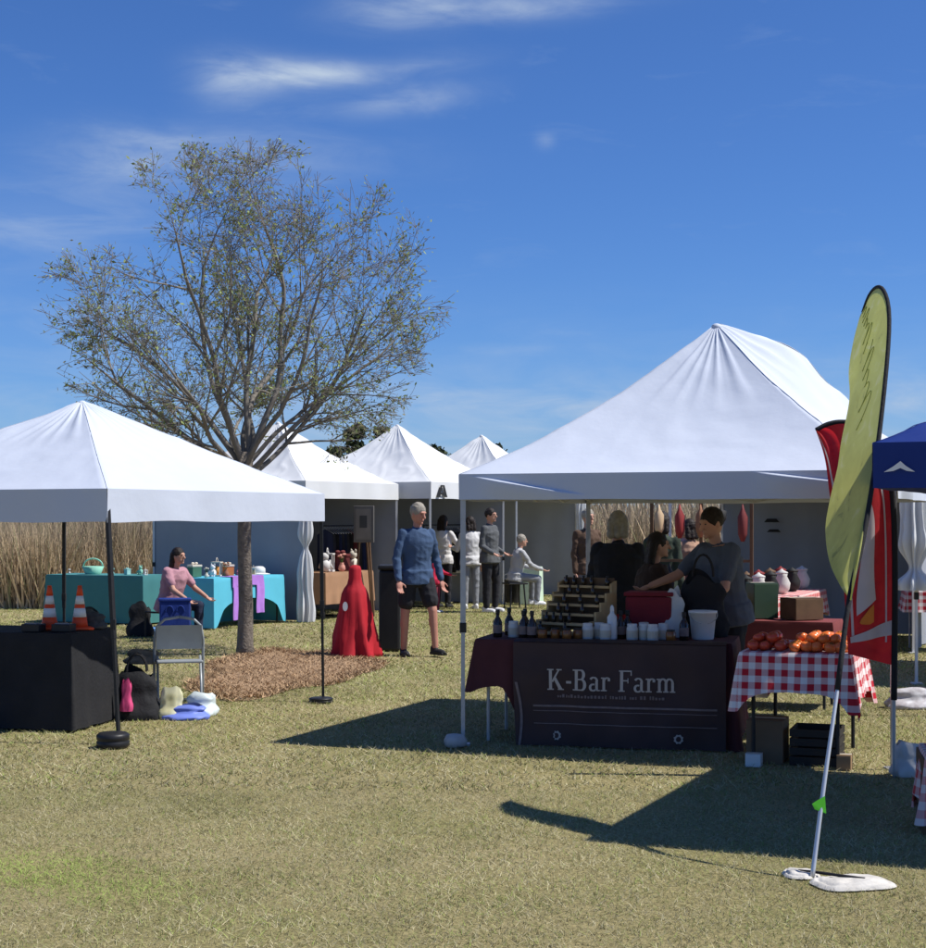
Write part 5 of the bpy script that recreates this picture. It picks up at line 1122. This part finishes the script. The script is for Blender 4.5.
# visitors far behind, under the far right tent
person('seated visitor in dark clothes under the tent seen through the stand', (2.42, 19.2, 0), R(100), 1.66, dict(seat=.46, thl=(.1, -1, 0), thr=(-.1, -1, 0)), BLKT, JEANB, BLKSH, HAIR_DARK, seed=11)
person('visitor in a tan top under the tent seen through the stand', (2.78, 19.6, 0), R(200), 1.60, dict(ual=(.2, -.4, -.8), fal=(0, -.9, .0)), F_('tan_top', (.36, .22, .15)), JEANB, BLKSH, HAIR_DARK, hairlen=.06, seed=12)
person('visitor in a pale pink top under the tent seen through the stand', (2.98, 21.6, 0), R(20), 1.58, dict(), F_('pale_pink_top', (.55, .36, .36)), LGT, WHSH, HAIR_DARK, hairlen=.08, seed=13)
cs = thing('folding_stool', 'dark stool under the seated visitor behind the stand', 'stool', (2.42, 19.2, 0), R(100)); MB().box((0, 0, .44), (.36, .36, .03)).build('seat', BLACK_PLAS, cs, bevel=.008)
for x, y in ((-.15, -.15), (.15, -.15), (-.15, .15), (.15, .15)): MB().tube([(x, y, 0), (x * .8, y * .8, .43)], .014, 6).build('leg', BLACK_METAL, cs)
c7 = thing('folding_stool', 'stool under the person sitting by the pale green cloth', 'stool', (.93, 28.6, 0), R(110)); MB().box((0, 0, .45), (.36, .36, .03)).build('seat', BLACK_PLAS, c7, bevel=.008)
for x, y in ((-.15, -.15), (.15, -.15), (-.15, .15), (.15, .15)): MB().tube([(x, y, 0), (x * .8, y * .8, .44)], .014, 6).build('leg', BLACK_METAL, c7)
print('objects', len(bpy.data.objects), 'tris', sum(len(o.data.polygons) for o in bpy.data.objects if o.type == 'MESH'))
# ------------------------------------------------------------------ clutter inside and behind the farm stand
SB = Vector((1.02, 13.55, 0)); SU = Vector((.93, -.37, 0))
table('folding_table', 'side table with goods at the back of the farm stand', SB + Vector((.95, .25, 0)), SU, 1.2, .55, .74, BLACK_METAL)
drape('tablecloth', 'dull red cloth on the side table at the back of the farm stand', SB + Vector((.95, .25, 0)), SU, 1.2, .55, .74, .45, mat('dull_red_cloth', (.20, .045, .045), .9, .2), seed=21)
SV = Vector((-SU.y, SU.x, 0)).normalized(); SUn = SU.normalized()
for k, (s_, t_, sz, m_, lb) in enumerate([(.2, .25, (.26, .2, .22), CARD, 'open cardboard box of goods on the back side table'), (.55, .3, (.22, .2, .30), mat('dark_green_tin', (.04, .08, .05), .5), 'dark green tin on the back side table'), (.9, .25, (.28, .24, .18), DARKWOOD, 'brown wooden case on the back side table')]):
    carton('goods_box', lb, SB + Vector((.95, .25, 0)) + SUn * s_ + SV * t_ + Vector((0, 0, .75)), .2 * k, sz, m_)
# display frame with hanging goods behind the stand
fr = thing('goods_display', 'dark wooden display hung with goods behind the farm stand', 'display', (2.62, 17.6, 0), R(-18))
for x in (-.55, 0, .55): MB().bar((x, 0, 0), (x, 0, 1.85), .035).build('post', DARKWOOD, fr)
for z in (.5, 1.15, 1.8): MB().bar((-.55, .001, z), (.55, .001, z), .03).build('rail', DARKWOOD, fr)
gcols = [C('tan_felt', (0, 0, 0)), C('black_garment', (0, 0, 0)), C('dark_red_ware', (0, 0, 0)), C('maroon_garment', (0, 0, 0)), C('brown_felt', (0, 0, 0))]
rg = random.Random(5)
for k in range(9):
    x = -.46 + .115 * k; L_ = rg.uniform(.2, .42); z = 1.12 if k % 2 else 1.77
    MB().lathe([(.02, z - L_), (.05, z - L_ * .8), (.055, z - L_ * .35), (.02, z - .06), (.006, z)], 10, c=(x, -.05, 0), fn=lambda a, zz: 1 + .2 * math.sin(3 * a)).build('hanging_ware', gcols[k % 5], fr, True)
person('visitor in a dark green coat behind the hanging goods frame', (2.28, 18.3, 0), R(160), 1.68, dict(ual=(.2, -.4, -.8), fal=(0, -.9, .1)), F_('dark_green_coat', (.035, .05, .035)), JEANB, BLKSH, HAIR_DARK, hairlen=.05, seed=14)
person('visitor in a brown jacket far behind the farm stand', (1.75, 22.5, 0), R(30), 1.74, dict(), F_('brown_jacket', (.10, .06, .04)), LGT, BLKSH, HAIR_GREY, seed=15)
